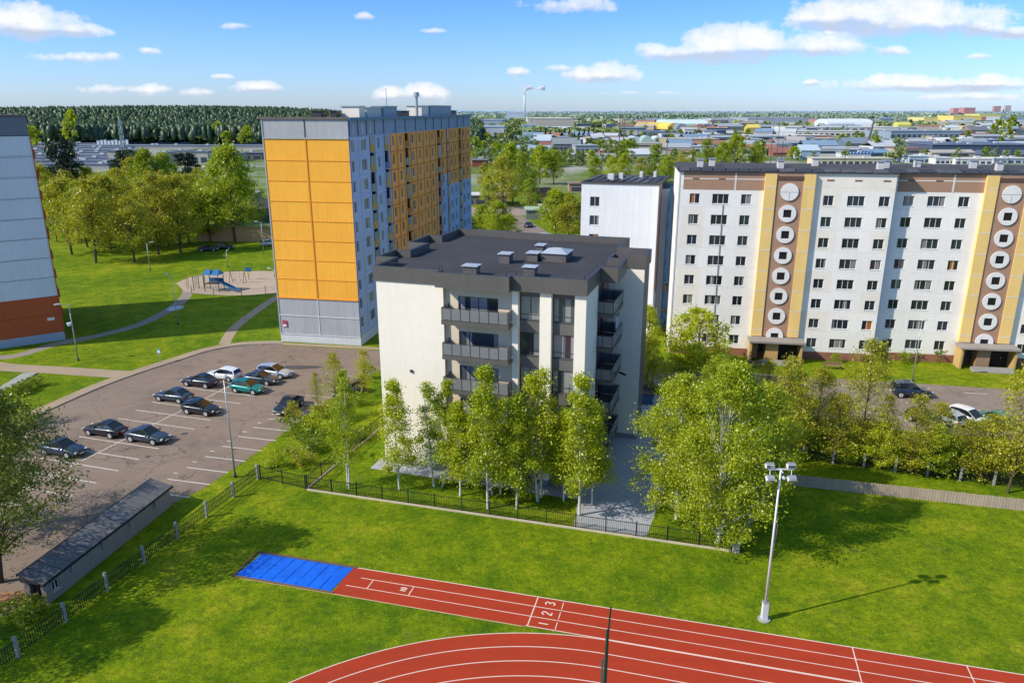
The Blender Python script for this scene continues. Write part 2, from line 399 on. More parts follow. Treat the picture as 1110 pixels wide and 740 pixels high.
b = MB()                                                         # soft brown repair patches and stains on the asphalt
stain = mat('asphalt_patch', (.085, .075, .072), .9, .3, 1, world=True)
for (u, v, rx, ry) in ((320, 398, 7, 1.2), (200, 470, .8, .5), (88, 528, .7, .4), (160, 495, .5, .35), (225, 463, .4, .3)):
    c = G(u, v); b.face([(c[0]+rx*.5*math.cos(t*.7), c[1]+ry*.6*math.sin(t*.7)*(1+.2*math.sin(3*t)), .0095) for t in range(9)], stain)
struct('asphalt_patches', b)
# street on the right, its pavement and the driveway by the new block
sheet('street', [G(640, 404), (27.2, 85.6), (33.4, 84.3), (42.6, 82.6), (58, 79.5), (90, 74), (90, 60), (48.2, 66.2), (36.2, 69.0), (26.9, 74.5), (22, 77)], .006, asphalt2)
b = MB()
for i in range(7):
    p = Vector((24.5, 83.5))+Vector((6.4, -1.15))*i; line(b, p, p+Vector((2.4, -.43)), .12, paint, .011)
for i in range(12):
    p = Vector((27.5, 77.2))+Vector((2.3, -.62))*i; line(b, p, p-Vector((-.9, 4.3)), .11, paint, .011)
struct('street_markings', b)
th = R(17.5); NX = (math.cos(th), -math.sin(th)); NY = (math.sin(th), math.cos(th)); NO = (-11.4, 61.6)
def nb(lx, ly): return (NO[0]+NX[0]*lx+NY[0]*ly, NO[1]+NX[1]*lx+NY[1]*ly)
sheet('pavement', [nb(-.6, -1.5), nb(18, -1.5), nb(18.6, -5.6), nb(24, -5.6), nb(24.5, 4), nb(25, 24), nb(18, 24), nb(18, .5), nb(-.6, .5)], .008, paver)
b = MB(); ribbon(b, [nb(18.45, -1.5), nb(19.05, -5.5)], .08, .03, beige_kerb); struct('kerb', b)
# --- running track
TC = Vector((.423, 17.15)); TR = 21.32; LW = 1.2
s0 = Vector((-11.7, 42.4)); e0 = Vector((19.0, 34.3)); td = (e0-s0).normalized(); tn = Vector((-td.y, td.x))
tt = TC+tn*TR                                                    # tangent point of the oval with the straight
def arc(r, a0, a1, n=60): return [Vector((TC.x+r*math.cos(a0+(a1-a0)*i/n), TC.y+r*math.sin(a0+(a1-a0)*i/n))) for i in range(n+1)]
at_ = math.atan2(tn.y, tn.x)
b = MB(); A1 = arc(TR, at_, PI*1.05); A2 = arc(TR-6*LW, at_, PI*1.05)
for i in range(60): b.face([(*A1[i], .006), (*A1[i+1], .006), (*A2[i+1], .006), (*A2[i], .006)], track_red)
ex = tt+td*60; i0 = tt-tn*6*LW
b.face([(*(tt), .0061), (*i0, .0061), (*(i0+td*60), .0061), (*ex, .0061)], track_red)
W3 = 3.03
sl = s0
b.face([(*(sl-td*.0), .0062), (*(sl+td*13.6), .0062), (*(sl+td*13.6+tn*W3), .0062), (*(sl+tn*W3), .0062)], track_red)
b.face([(*(sl+td*13.6), .0062), (*ex, .0062), (*(ex+tn*W3), .0062), (*(sl+td*13.6+tn*W3), .0062)], track_red)
struct('running_track', b)
b = MB(); z = .0125
for k in range(6):
    r = TR-k*LW; a = arc(r, at_, PI*1.05, 80); ribbon(b, [tuple(p) for p in a], .06, z, trackpaint)
    p = TC+tn*r; line(b, p+td*.01, p+td*60, .06, trackpaint, z)
dcross = lambda s, k: sl+td*s+tn*k*1.01
line(b, dcross(-.2, 3.0), dcross(72, 3.0), .07, trackpaint, z); 
line(b, dcross(1.1, 2), dcross(72, 2), .055, trackpaint, z); line(b, dcross(.5, 1), dcross(72, 1), .055, trackpaint, z)
line(b, dcross(12.9, .06), dcross(72, .08), .06, trackpaint, z)
line(b, dcross(2.0, 1.03), dcross(2.0, 1.97), .06, trackpaint, z+.002); line(b, dcross(4.9, 1.03), dcross(4.9, 1.97), .06, trackpaint, z+.002)
line(b, dcross(13.05, .1), dcross(13.05, 2.96), .07, trackpaint, z+.002)
for k in range(3): line(b, dcross(14.75, k+.15), dcross(14.75, k+.82), .05, trackpaint, z+.002)
for s in (31.9, 37.9): line(b, dcross(s, .05), dcross(s-.05, 2.96), .06, trackpaint, z+.002)
for k in range(3): line(b, dcross(21.2+k*.01, 2.9), dcross(21.2, 2.65), .05, trackpaint, z+.002)
def glyph(b, strokes, s, k, sc_):
    # glyph x axis runs across the lanes (towards the oval), glyph top points along -td
    for st in strokes:
        for i in range(len(st)-1):
            p = [dcross(s, k)-td*(q[1]-.5)*sc_+tn*(q[0]-.25)*sc_ for q in (st[i], st[i+1])]
            line(b, p[0], p[1], .085, trackpaint, z+.003+.0005*i)
G1 = [[(.25, 0), (.25, 1)]]; G2 = [[(0, .78), (.1, .95), (.3, 1), (.48, .88), (.48, .7), (0, 0), (.5, 0)]]
G3 = [[(0, .9), (.2, 1), (.42, .95), (.48, .78), (.4, .6), (.2, .53)], [(.2, .53), (.42, .46), (.5, .25), (.4, .06), (.2, 0), (0, .1)]]
glyph(b, G1, 13.95, .5, .6); glyph(b, G2, 13.95, 1.5, .6); glyph(b, G3, 13.95, 2.5, .6)
glyph(b, G1, 4.35, 1.4, .4); glyph(b, [[(.05, .2), (.05, .8), (.25, 1), (.45, .8), (.45, .2), (.25, 0), (.05, .2)]], 4.35, 1.63, .4)
struct('track_markings', b)
b = MB()                                                         # narrow pale edging around the runway
line(b, dcross(-6.9, 3.05), dcross(0, 3.05), .09, mat('edging', (.55, .38, .22), .9, .2, 3), .010)
line(b, dcross(-6.9, -.05), dcross(12.8, -.05), .08, MATS['edging'], .010); struct('track_edging', b)
# --- blue cover over the sand pit
tarp_m = mat('blue_tarpaulin', (.005, .13, .72), .5, .25, 2, bump=.4)
root = thing('pit_cover', 'bright blue tarpaulin cover stretched over the long jump pit at the runway end', 'pit cover', (sl.x, sl.y, 0), math.atan2(td.y, td.x))
b = MB(); n = 24; mrows = 8; Lp = 7.05; hts = {}
for i in range(n+1):
    for j in range(mrows+1):
        x = -7.2+Lp*i/n; y = .12+2.8*j/mrows
        zz = .06+.025*math.sin(i*1.3+j*.5)*math.sin(j*.9)+random.uniform(-.008, .008)
        b.v.append((x+.25*(j/mrows), y, .02 if i in (0, n) or j in (0, mrows) else zz))
for i in range(n):
    for j in range(mrows):
        a = i*(mrows+1)+j; b.f.append((a, a+mrows+1, a+mrows+2, a+1)); b.m.append(b.mi(tarp_m))
b.build('cover_sheet', root, smooth=True)
b = MB()
for k in range(1, 8):
    x = -7.2+Lp*k/8; b.bar((x, .13, .075), (x+.25, 2.9, .075), .035, .012, mat('tarp_seam', (.005, .12, .66), .6, .1))
b.build('seam', root)
b = MB(); em = mat('pit_edge', (.16, .10, .05), .9, .2, 2)
b.box(-7.42, -7.25, -.02, 3.02, 0, .07, em); b.box(-7.4, .1, -.04, .1, 0, .065, em); b.box(-7.2, .3, 2.95, 3.1, 0, .065, em)
b.build('pit_frame', root)

# ------------------------------------------------------------------ fences
def iron_fence(name, label, pts, kerb=None, h=1.25, spacing=2.2):
    root = thing(name, label, 'fence')
    bars = MB(); posts = []
    for a, c in zip(pts[:-1], pts[1:]):
        a = Vector(a); c = Vector(c); Ls = (c-a).length; n = max(1, round(Ls/spacing)); d = (c-a).normalized()
        for zz in (.16, h-.12): bars.bar((*a, zz), (*c, zz), .035, .035, black_iron)
        k = int(Ls/.14)
        for i in range(k):
            p = a+d*(i+.5)*Ls/k; bars.box(p.x-.011, p.x+.011, p.y-.011, p.y+.011, .1, h-.02, black_iron)
        for i in range(n+1): posts.append(a+d*Ls*i/n)
    bars.build('picket_panel', root)
    for p in posts:
        q = MB(); q.box(-.04, .04, -.04, .04, 0, h+.08, black_iron); q.build('post', root, loc=(p.x, p.y, 0))
    if kerb:
        k = MB()
        for a, c in zip(pts[:-1], pts[1:]): k.bar((*a, 0), (*c, 0), .22, kerb, beige_kerb)
        k.build('plinth', root)
    return root
iron_fence('iron_fence', 'long black iron fence on a beige plinth between the lawn and the birches', [(-16.9, 56.4), (15.6, 47.3)], .14)
iron_fence('iron_fence', 'short black iron fence without plinth left of the birches', [(-21.4, 58.4), (-17.05, 56.5)])
iron_fence('iron_fence', 'black iron fence running diagonally to the white block, pale base', [(-16.95, 56.6), (-12.9, 69.5), (-12.2, 80)], .1)
# wire fence with concrete posts along the bottom left lawn
root = thing('mesh_fence', 'long wire fence with pale concrete posts beside the low shed', 'fence')
fp = [Vector((-21.6, 58.3)), Vector((-31.2, 27.0))]; d = (fp[1]-fp[0]).normalized(); Ls = (fp[1]-fp[0]).length
b = MB(); k = int(Ls/.16)
for i in range(k):
    p = fp[0]+d*(i*Ls/k); b.box(p.x-.014, p.x+.014, p.y-.014, p.y+.014, .1, 1.15+.05*math.sin(i*.35), black_iron)
for zz in (.25, .65, 1.05): b.bar((*fp[0], zz), (*fp[1], zz), .03, .03, black_iron)
b.build('picket_panel', root)
for i in range(11):
    p = fp[0]+d*(Ls*i/10); q = MB(); q.box(-.085, .085, -.085, .085, 0, 1.35, conc); q.box(-.06, .06, -.06, .06, 1.35, 1.39, conc)
    q.build('post', root, loc=(p.x, p.y, 0), rz=R(-17+i*.7))
# low walls at the right
def low_wall(label, p, q, h, m, w=.2, cap=None):
    root = thing('low_wall', label, 'wall'); b = MB(); b.bar((*p, 0), (*q, 0), w, h, m); b.build('wall_panel', root)
    if cap:
        b = MB(); b.bar((*p, h+.003), (*q, h+.003), w+.08, .06, cap); b.build('coping', root)
    return root
wr = low_wall('low dark grey wall slanting back from the fence corner beside the big birch', (15.95, 47.35), (20.6, 55.2), .9, mat('dark_plank_wall', (.16, .14, .13), .9, .2, 2, streak=.4), .16, conc)
q = MB(); q.box(-.22, .22, -.2, .2, 0, 1.15, conc); q.build('end_post', wr, loc=(15.85, 47.2, 0))
p = G(820, 517); q2 = G(1200, 563)
plank_root = thing('plank_fence', 'long low weathered plank fence between the lawn and the street hedge', 'fence')
P0 = Vector(G(838, 523.5)); P1 = Vector(G(1110, 553.3)); P1 = P0+(P1-P0)*1.4
d = (P1-P0).normalized(); Ls = (P1-P0).length; n = int(Ls/.22); b = MB()
for i in range(n):
    a = P0+d*(Ls*i/n); c = P0+d*(Ls*(i+.9)/n); b.bar((*a, 0), (*c, 0), .04+.004*(i % 3), .95+.05*random.random(), grey_wallm)
b.build('plank_panel', plank_root)
b = MB(); nq = Vector((-d.y, d.x))*.05
for zz in (.2, .75): b.bar((*(P0+nq), zz), (*(P1+nq), zz), .05, .07, bark)
b.build('rail', plank_root)
pf = thing('mesh_fence', 'dark railing with grey concrete posts under the street trees', 'fence')
P0 = Vector(G(838, 494)); P1 = Vector(G(1110, 530)); P1 = P0+(P1-P0)*1.3; d = (P1-P0).normalized(); Ls = (P1-P0).length
b = MB()
for i in range(int(Ls/.16)):
    p = P0+d*i*.16; b.box(p.x-.013, p.x+.013, p.y-.013, p.y+.013, .08, 1.15, black_iron)
for zz in (.2, .62, 1.02): b.bar((*P0, zz), (*P1, zz), .03, .035, black_iron)
b.build('picket_panel', pf)
for i in range(int(Ls/2.5)+1):
    p = P0+d*i*2.5; q = MB(); q.box(-.09, .09, -.09, .09, 0, 1.3, conc); q.build('post', pf, loc=(p.x, p.y, 0), rz=R(-12))

# ------------------------------------------------------------------ low shed by the parking lot
sa = Vector((-29.4, 41.2)); sb = Vector((-27.0, 53.8)); sd = (sb-sa).normalized(); Ls = (sb-sa).length
root = thing('long_shed', 'long low brick garage shed with grey sheet roof beside the parking lot', 'shed', (sa.x, sa.y, 0), math.atan2(sd.y, sd.x))
brickm = mat('whitewashed_brick', (.34, .30, .27), .9, .15, 2, streak=.45, panel=(.28, .12, 0, 0, .008, .6))
b = MB(); ww = 1.55
sh_holes = [(.55, 1.15, .55, 1.25)]
facade(b, (0, 0), (1, 0), 0, 1.55, Ls, sh_holes, brickm, .15)
facade(b, (Ls, 0), (0, 1), 0, 1.55, ww, [], brickm)
facade(b, (Ls, ww), (-1, 0), 0, 2.0, Ls, [(i*2.6+.5, i*2.6+2.4, .1, 1.75) for i in range(5)], brickm, .2)
facade(b, (0, ww), (0, -1), 0, 1.55, ww, [(.4, 1.2, .02, 1.4)], mat('shed_end', (.2, .17, .16), .9, .2, 2), .25)
b.build('wall', root)
put_window(root, (0, 0), (1, 0), sh_holes[0], 2, frame_white, glass_a)
b = MB(); b.box(.3, .34, .78, 1.5, .03, 1.38, mat('brown_door', (.11, .06, .05), .7, .2, 2)); b.build('door', root)
for i in range(5):
    b = MB(); x = Ls-(i*2.6+2.4); b.box(x+.02, x+1.88, ww-.17, ww-.13, .1, 1.74, mat('garage_door_grey', (.2, .21, .22), .6, .2, 2)); b.build('garage_door', root)
shroof = mat('shed_sheet_roof', (.15, .145, .15), .6, .4, 1.2, fine=6)
b = MB(); n = 16
for i in range(n):
    x0 = -.25+(Ls+.5)*i/n; x1 = -.25+(Ls+.5)*(i+1)/n-.03; dz = random.uniform(0, .02)
    b.face([(x0, -.15, 1.64+dz), (x1, -.15, 1.64+dz), (x1, ww+.12, 2.12+dz), (x0, ww+.12, 2.12+dz)], shroof)
    b.face([(x1, -.15, 1.64+dz), (x1+.03, -.15, 1.62), (x1+.03, ww+.12, 2.1), (x1, ww+.12, 2.12+dz)], dark_metal)
b.face([(-.25, -.15, 1.6), (-.25, ww+.12, 2.08), (Ls+.25, ww+.12, 2.08), (Ls+.25, -.15, 1.6)], dark_metal)
b.box(-.27, Ls+.27, -.2, -.14, 1.5, 1.66, black_iron); b.box(-.27, Ls+.27, ww+.12, ww+.126, 1.98, 2.16, black_iron)
b.face([(-.2, 0, 1.55), (-.2, ww, 1.55), (-.2, ww, 2.06), (-.2, 0, 1.6)], dark_metal); b.face([(Ls+.1, 0, 1.55), (Ls+.1, ww, 1.55), (Ls+.1, ww, 2.06), (Ls+.1, 0, 1.6)], dark_metal)
b.build('roof', root)
for i in range(4):
    b = MB(); b.box(2.9*i+2.2, 2.9*i+2.3, -.13, -.02, .9, 1.52, conc); b.build('bracket', root)
# earth heap with a board next to the shed
o = MB(); hp = G(14, 654)
for j in range(3):
    o.bar((hp[0]-1.1+.1*j, hp[1]+.35*j-.3, .05+.16*j), (hp[0]+1.2, hp[1]-.15+.3*j, .12+.15*j), .32, .13, mat('rusty_board', (.33, .17, .08), .85, .3, 2))
o.box(hp[0]-.9, hp[0]-.75, hp[1]-.4, hp[1]+.5, 0, .06, bark)
tag(o.build('board_pile'), 'stack of rusty brown boards lying by the near end of the shed', 'boards')

# ------------------------------------------------------------------ lamps, poles
def street_lamp(label, base, h, armlen, ang, head=.55, globe=False, lean=0, r=.07, name='street_lamp', group=None):
    root = thing(name, label, 'street lamp', (base[0], base[1], 0), ang, group)
    b = MB(); b.tube((0,0,0), (lean, 0, h), r*1.25, r*.6, grey_metal, 8); b.tube((0,0,0), (0,0,.35), r*2, r*1.9, dark_metal, 8); b.build('pole', root, smooth=True)
    b = MB(); b.tube((lean, 0, h-.05), (lean+armlen, 0, h+.18), .035, .03, grey_metal, 6); b.build('arm', root)
    b = MB(); x = lean+armlen
    pts = [(x-.1, -.07), (x+head, -.12), (x+head+.1, 0), (x+head, .12), (x-.1, .07)]
    b.prism(pts, h+.1, h+.2, white_metal, bottom=True); b.prism([(x, -.05), (x+head*.9, -.09), (x+head*.9, .09), (x, .05)], h+.2, h+.25, white_metal); b.build('lamp_head', root)
    return root
def lamp_px(label, ub, vb, ut, vt, arm, ang, **k):
    p = G(ub, vb); return street_lamp(label, p, ZA(ut, vt, p[1])-.15, arm, ang, **k)
lamp_px('tall grey street lamp standing among the parked cars right of the teal car', 255, 517, 242, 410, .3, R(100))
l = lamp_px('street lamp with double white heads by the red and grey left block', 85, 391, 71, 329, .9, R(200))
b = MB(); b.tube((.3, 0, 4.6), (.3, 0, 4.95), .22, .3, white_metal, 8); b.build('floodlight', l)
lamp_px('street lamp where the grass path bends toward the playground', 193, 352, 187, 298, .9, R(150))
lamp_px('slim lamp on the grass left of the playground under the trees', 163, 293, 160, 263, .7, R(40))
lamp_px('lamp behind the playground slide', 247, 290, 246, 272, .3, R(90))
lamp_px('curved lamp at the right edge of the playground by the orange block', 298, 300, 297, 291, .8, R(170))
lamp_px('tall thin street lamp in front of the right block, by the dark SUV', 989, 413, 1003, 346, .7, R(-10), r=.06)
lamp_px('thin lamp post behind the park trees left of the orange block', 286, 275, 284, 240, .8, R(180))
lamp_px('pole lamp by the road behind the dark roofed block, nearer one', 610, 200+3, 610, 190, .6, R(0))
lamp_px('pole lamp by the road behind the dark roofed block, farther one', 619, 202, 619, 180, .6, R(0))
# floodlight mast on the lawn
pb = G(828, 671); root = thing('floodlight_mast', 'tall floodlight mast with four white lamps standing beside the running track', 'floodlight mast', (pb[0], pb[1], 0))
Hm = 10.2
b = MB(); b.tube((0,0,0), (0,0,.08), .38, .38, conc, 16); b.build('base', root)
b = MB(); b.box(-.17, .17, -.15, .15, .08, 1.25, white_metal); b.box(.17, .24, -.08, .1, .7, 1.15, grey_metal); b.box(-.19, .19, -.17, .17, 1.25, 1.29, grey_metal); b.build('control_box', root)
b = MB(); b.tube((0,0,1.2), (0,0,Hm), .085, .05, white_metal, 10); b.build('pole', root, smooth=True)
b = MB(); b.box(-.75, .75, -.03, .03, Hm-.05, Hm+.02, white_metal); b.box(-.03, .03, -.35, .35, Hm-.09, Hm-.051, white_metal); b.build('crossbar', root)
for x in (-.62, .62):
    for y, zz, tl in ((-.12, -.62, 35), (.1, .02, -10)):
        b = MB(); b.box(-.24, .24, -.16, .16, 0, .22, white_metal); b.box(-.2, .2, -.13, .13, .22, .3, grey_metal); b.box(-.21, .21, -.17, -.161, .02, .2, glass_b)
        h_ = b.build('floodlight', root, loc=(x, y, Hm+zz)); h_.rotation_euler = (R(tl), 0, 0)
for x in (-.62, .62):
    b = MB(); b.tube((x, 0, Hm-.05), (x, -.1, Hm-.4), .025, .025, white_metal, 6); b.build('bracket', root)
b = MB(); b.tube((.18, 0, 6.6), (.1, 0, 4.6), .02, .02, grey_metal, 5); b.tube((.05, 0, 6.7), (.18, 0, 6.6), .02, .02, grey_metal, 5); b.build('cable', root)
b = MB(); b.tube((.2, -.1, Hm-.55), (.2, .1, Hm-.55), .09, .09, white_metal, 8); b.build('camera_globe', root)
# dark green net post close to the camera
gp = (4.35, 29.6); gm = mat('green_post_paint', (.012, .045, .035), .45, .15, 2)
root = thing('net_post', 'dark green net post rising from the bottom edge over the red track', 'post', (gp[0], gp[1], 0), R(-13))
zt = ZA(664, 657, gp[1])
b = MB(); b.tube((0,0,0), (.06, 0, zt-1.25), .1, .075, gm, 8); b.build('post', root)
b = MB(); b.tube((.085, 0, zt-1.5), (.16, 0, zt), .045, .04, gm, 8); b.build('top_pole', root)
b = MB(); b.box(-.16, -.08, -.04, .04, .5, zt-2.9, mat('teal_paint', (.01, .12, .11), .4, .1)); b.build('pulley_guard', root)

# small blue information sign on the grass
p = G(174, 393); root = thing('road_sign', 'small blue and white parking sign on the grass above the lot', 'sign', (p[0], p[1], 0), R(-20))
b = MB(); b.tube((0,0,0), (0,0,1.75), .035, .035, grey_metal, 6); b.build('pole', root)
b = MB(); b.box(-.24, .24, -.05, -.035, 1.2, 1.75, mat('sign_blue', (.03, .25, .6), .4, .1)); b.box(-.16, .16, -.056, -.0501, 1.3, 1.62, white_metal); b.build('sign_plate', root)
c = G(190, 334); sheet('pale_oval', [(c[0]+1.15*math.cos(t*PI/9), c[1]+1.6*math.sin(t*PI/9)*(1+.12*math.sin(t)), .014) [:2] for t in range(18)], .016, mat('pale_oval_surface', (.50, .56, .66), .25, .1, 2))  # pale oval disc lying on the grass beside the path lamp

# ------------------------------------------------------------------ playground
blue_p = mat('playground_blue', (.03, .15, .33), .45, .1); yel_p = mat('playground_yellow', (.6, .5, .05), .5, .1); post_p = mat('playground_post', (.10, .08, .08), .7, .2)
p = G(233, 315); root = thing('playground_tower', 'blue roofed climbing frame with a slide on the sandy playground', 'playground frame', (p[0], p[1], 0), R(-8))
for (x, y) in ((-1.3, -.9), (1.3, -.9), (-1.3, .9), (1.3, .9), (-3.4, -.8), (-3.4, .9)):
    b = MB(); b.tube((0,0,0), (0,0,3.0 if abs(x) < 2 else 2.6), .07, .06, post_p, 6); b.build('post', root, loc=(x, y, 0))
b = MB(); b.box(-1.25, 1.25, -.85, .85, 1.3, 1.4, post_p); b.build('platform', root); b = MB(); b.box(-1.25, 1.25, .86, .9, 1.41, 2.1, blue_p); b.build('side_panel', root)
b = MB()
for x0 in (-1.5, .05):
    b.face([(x0, -1.1, 2.95), (x0+1.45, -1.1, 2.95), (x0+1.1, 0, 3.75), (x0+.35, 0, 3.75)], blue_p); b.face([(x0, 1.1, 2.95), (x0+1.45, 1.1, 2.95), (x0+1.1, 0, 3.75), (x0+.35, 0, 3.75)][::-1], blue_p)
    b.face([(x0, -1.1, 2.95), (x0+.35, 0, 3.75), (x0, 1.1, 2.95)], blue_p); b.face([(x0+1.45, -1.1, 2.95), (x0+1.1, 0, 3.75), (x0+1.45, 1.1, 2.95)], blue_p)
b.build('roof', root)
b = MB(); b.face([(1.3, -.4, 1.4), (4.0, -.7, .35), (4.0, .15, .35), (1.3, .4, 1.4)], blue_p); b.face([(4.0, -.7, .35), (4.7, -.75, .25), (4.7, .1, .25), (4.0, .15, .35)], blue_p)
b.face([(1.3, -.4, 1.4), (4.0, -.7, .35), (4.0, -.72, .65), (1.3, -.42, 1.75)], blue_p); b.face([(1.3, .4, 1.4), (4.0, .15, .35), (4.0, .17, .65), (1.3, .42, 1.75)], blue_p); b.build('slide', root)
b = MB(); b.bar((-3.4, -.8, 2.5), (-1.3, -.9, 2.9), .07, .07, blue_p); b.bar((-3.4, .9, 2.5), (-1.3, .9, 2.9), .07, .07, blue_p)
for i in range(6): b.bar((-3.2+i*.34, -.8, 2.56+i*.06), (-3.2+i*.34, .9, 2.56+i*.06), .04, .04, yel_p)
b.build('ladder', root)
p = G(213, 312); root = thing('climbing_frame', 'thin green and yellow climbing bars left of the blue roofed frame', 'climbing frame', (p[0], p[1], 0), R(10))
gp_ = mat('playground_green', (.12, .25, .12), .6, .1)
b = MB()
for x in (-1.4, 0, 1.4):
    for y in (-.6, .6): b.tube((x, y, 0), (x, y, 2.1), .05, .05, gp_, 5)
b.build('post', root); b = MB()
for y in (-.6, .6): b.tube((-1.4, y, 2.1), (1.4, y, 2.1), .045, .045, yel_p, 5)
for i in range(7): b.tube((-1.4+i*.467, -.6, 2.1), (-1.4+i*.467, .6, 2.1), .035, .035, yel_p, 4)
b.build('bar', root)
p = G(250, 308); root = thing('swing', 'plain swing frame between the slide and the blue panel', 'swing', (p[0]+1, p[1]+1, 0), R(-5)); b = MB()
for x in (-1.3, 1.3):
    for y in (-.7, .7): b.tube((x, y, 0), (x, 0, 2.3), .05, .05, post_p, 5)
b.tube((-1.35, 0, 2.3), (1.35, 0, 2.3), .05, .05, post_p, 5); b.build('swing_frame', root)
for x in (-.6, .6):
    b = MB(); b.box(x-.22, x+.22, -.1, .1, .5, .55, dark_metal); b.tube((x-.2, 0, .55), (x-.2, 0, 2.3), .015, .015, dark_metal, 3); b.tube((x+.2, 0, .55), (x+.2, 0, 2.3), .015, .015, dark_metal, 3); b.build('swing_seat', root)
p = G(270, 303); root = thing('spring_rider', 'dark blue playground panel on a post right of the slide', 'play panel', (p[0], p[1], 0))
b = MB(); b.tube((0,0,0), (0,0,1.9), .06, .06, post_p, 6); b.build('post', root)
b = MB(); b.box(-.55, .55, -.06, .06, 1.5, 2.3, blue_p); b.box(-.2, .2, -.09, -.061, 1.0, 1.5, yel_p); b.build('panel', root)
root = thing('playground_fence', 'thin low railing around the front of the sandy playground', 'fence')
fpts = [Vector(G(*q)) for q in ((208, 318), (232, 320.5), (262, 320.5), (288, 318), (312, 314))]
b = MB()
for a, c in zip(fpts[:-1], fpts[1:]): b.bar((*a, .95), (*c, .95), .04, .04, grey_metal); b.bar((*a, .5), (*c, .5), .03, .03, grey_metal)
b.build('rail', root)
for a in fpts:
    b = MB(); b.tube((0,0,0), (0,0,1.35), .05, .05, dark_metal, 6); b.build('post', root, loc=(a.x, a.y, 0))
def bench(label, p, rz, L=1.7):
    r = thing('park_bench', label, 'bench', (p[0], p[1], 0), rz); wd = mat('bench_wood', (.28, .17, .09), .8, .2, 3)
    b = MB(); b.box(-L/2, L/2, -.2, .2, .42, .47, wd); b.build('seat', r)
    b = MB(); b.box(-L/2, L/2, .2, .25, .52, .85, wd); b.build('backrest', r)
    for x in (-L/2+.2, L/2-.2):
        b = MB(); b.box(x-.04, x+.04, -.18, .24, 0, .415, dark_metal); b.build('leg', r)
bench('bench at the entrance below the brown strip, left doorway', (29.5, 87.4), R(-8)); bench('bench below the white wall between the two entrances', (38.8, 86.9), R(-8), 2.2)

# ================================================================== NEW BLOCK in the middle
nroot = thing('apartment_block', 'new five storey white block with flat dark roof and glass balconies in the middle', 'building', (NO[0], NO[1], 0), -th)
FLZ = [14.06-2.95*k for k in range(5)]
rend_shade = white_wall; plinthm = mat('grey_plinth', (.25, .26, .28), .85, .15, 2)
b = MB()
def colw(x, z): return white_wall if z > .5 else plinthm
seg = lambda p, q: (((q[0]-p[0])/math.dist(p, q), (q[1]-p[1])/math.dist(p, q)), math.dist(p, q))
wins = []
def wall(p, q, holes=(), m=white_wall, depth=.2, z0=0, z1=16.52, rev=None):
    U, L = seg(p, q); facade(b, p, U, z0, z1, L, list(holes), (lambda x, z: plinthm if z < .5 and m is white_wall else m), depth, rev, zs=(.5,)); return U
wall((.1, .1), (6.08, .1))
wall((6.08, .1), (6.08, .45), m=new_beige)
hb = [(7.24-6.08, 10.65-6.08, z-.15 if True else z, z+1.55) for z in FLZ]
U = wall((6.08, .45), (11.95, .45), hb, new_beige); wins += [((6.08, .45), U, h, 4) for h in hb]
wall((11.95, .45), (11.95, 0), m=new_beige)
wall((11.95, 0), (12.45, 0)); wall((12.45, 0), (12.45, .45))
bayp = mat('bay_panel', (.13, .125, .12), .6, .1, 1)
h1 = [(.02, 1.75, z, z+1.95) for z in FLZ]; U = wall((12.45, .45), (14.22, .45), h1, bayp, .12); wins += [((12.45, .45), U, h, 2) for h in h1]
wall((14.22, .45), (14.22, 0)); wall((14.22, 0), (15.15, 0)); wall((15.15, 0), (15.15, .45))
h2 = [(.02, 1.83, z, z+1.95) for z in FLZ]; U = wall((15.15, .45), (17.0, .45), h2, bayp, .12); wins += [((15.15, .45), U, h, 2) for h in h2]
wall((17.0, .45), (17.0, 0)); wall((17.0, 0), (17.9, 0)); wall((17.9, 0), (17.9, 4.6)); wall((17.9, 4.6), (17.5, 4.6))
h3 = [(.5, 1.7, z-.35, z+1.7) for z in FLZ]+[(2.6, 4.6, z-.35, z+1.7) for z in FLZ]
U = wall((17.5, 4.6), (17.5, 11.6), h3, mat('balcony_back_wall', (.30, .16, .12), .85, .1)); wins += [((17.5, 4.6), U, h, 2) for h in h3]
wall((17.5, 11.6), (20.68, 11.6)); wall((20.68, 11.6), (20.68, 14.8), m=dark_band); wall((20.68, 14.8), (17.7, 14.8))
h4 = [(1, 2.6, z, z+1.5) for z in FLZ]; U = wall((17.7, 14.8), (17.7, 20.5), h4); wins += [((17.7, 14.8), U, h, 2) for h in h4]
wall((17.7, 20.5), (-.7, 20.5)); wall((-.7, 20.5), (-.7, 16.2)); wall((-.7, 16.2), (0.1, 16.2))
h5 = [(.8, 2.4, z, z+1.5) for z in FLZ]+[(9.2, 11, z-.3, z+1.5) for z in FLZ]; U = wall((.1, 16.2), (.1, .1), h5); wins += [((.1, 16.2), U, h, 2) for h in h5]
b.build('wall', nroot)
for O, U, h, n in wins: put_window(nroot, O, U, h, n, frame_dark, glass_b, transom=.42 if n == 2 else 0)
OUT = [(-.05, 0), (5.8, 0), (5.8, -.9), (12, -.9), (12, -.3), (18, -.3), (18, 4.9), (19.4, 4.9), (19.4, 9.5), (18, 9.5), (18, 11.5), (20.8, 11.5), (20.8, 14.95), (17.85, 14.95), (17.85, 20.7), (5, 20.7), (5, 21.3), (-.9, 21.3), (-.9, 16.4), (-2.3, 16.4), (-2.3, 11.5), (-.4, 11.5), (-.4, 7.7), (-1.8, 7.7), (-1.8, 3.9), (-.05, 3.9)]
n = len(OUT); INN = []
for i in range(n):
    a, p, c = OUT[i-1], OUT[i], OUT[(i+1) % n]; d1, _ = seg(a, p); d2, _ = seg(p, c); t = .28
    INN.append((p[0]+(-d1[1]-d2[1])*t, p[1]+(d1[0]+d2[0])*t))
b = MB(); zt, zb, zr = 17.72, 16.5, 17.05
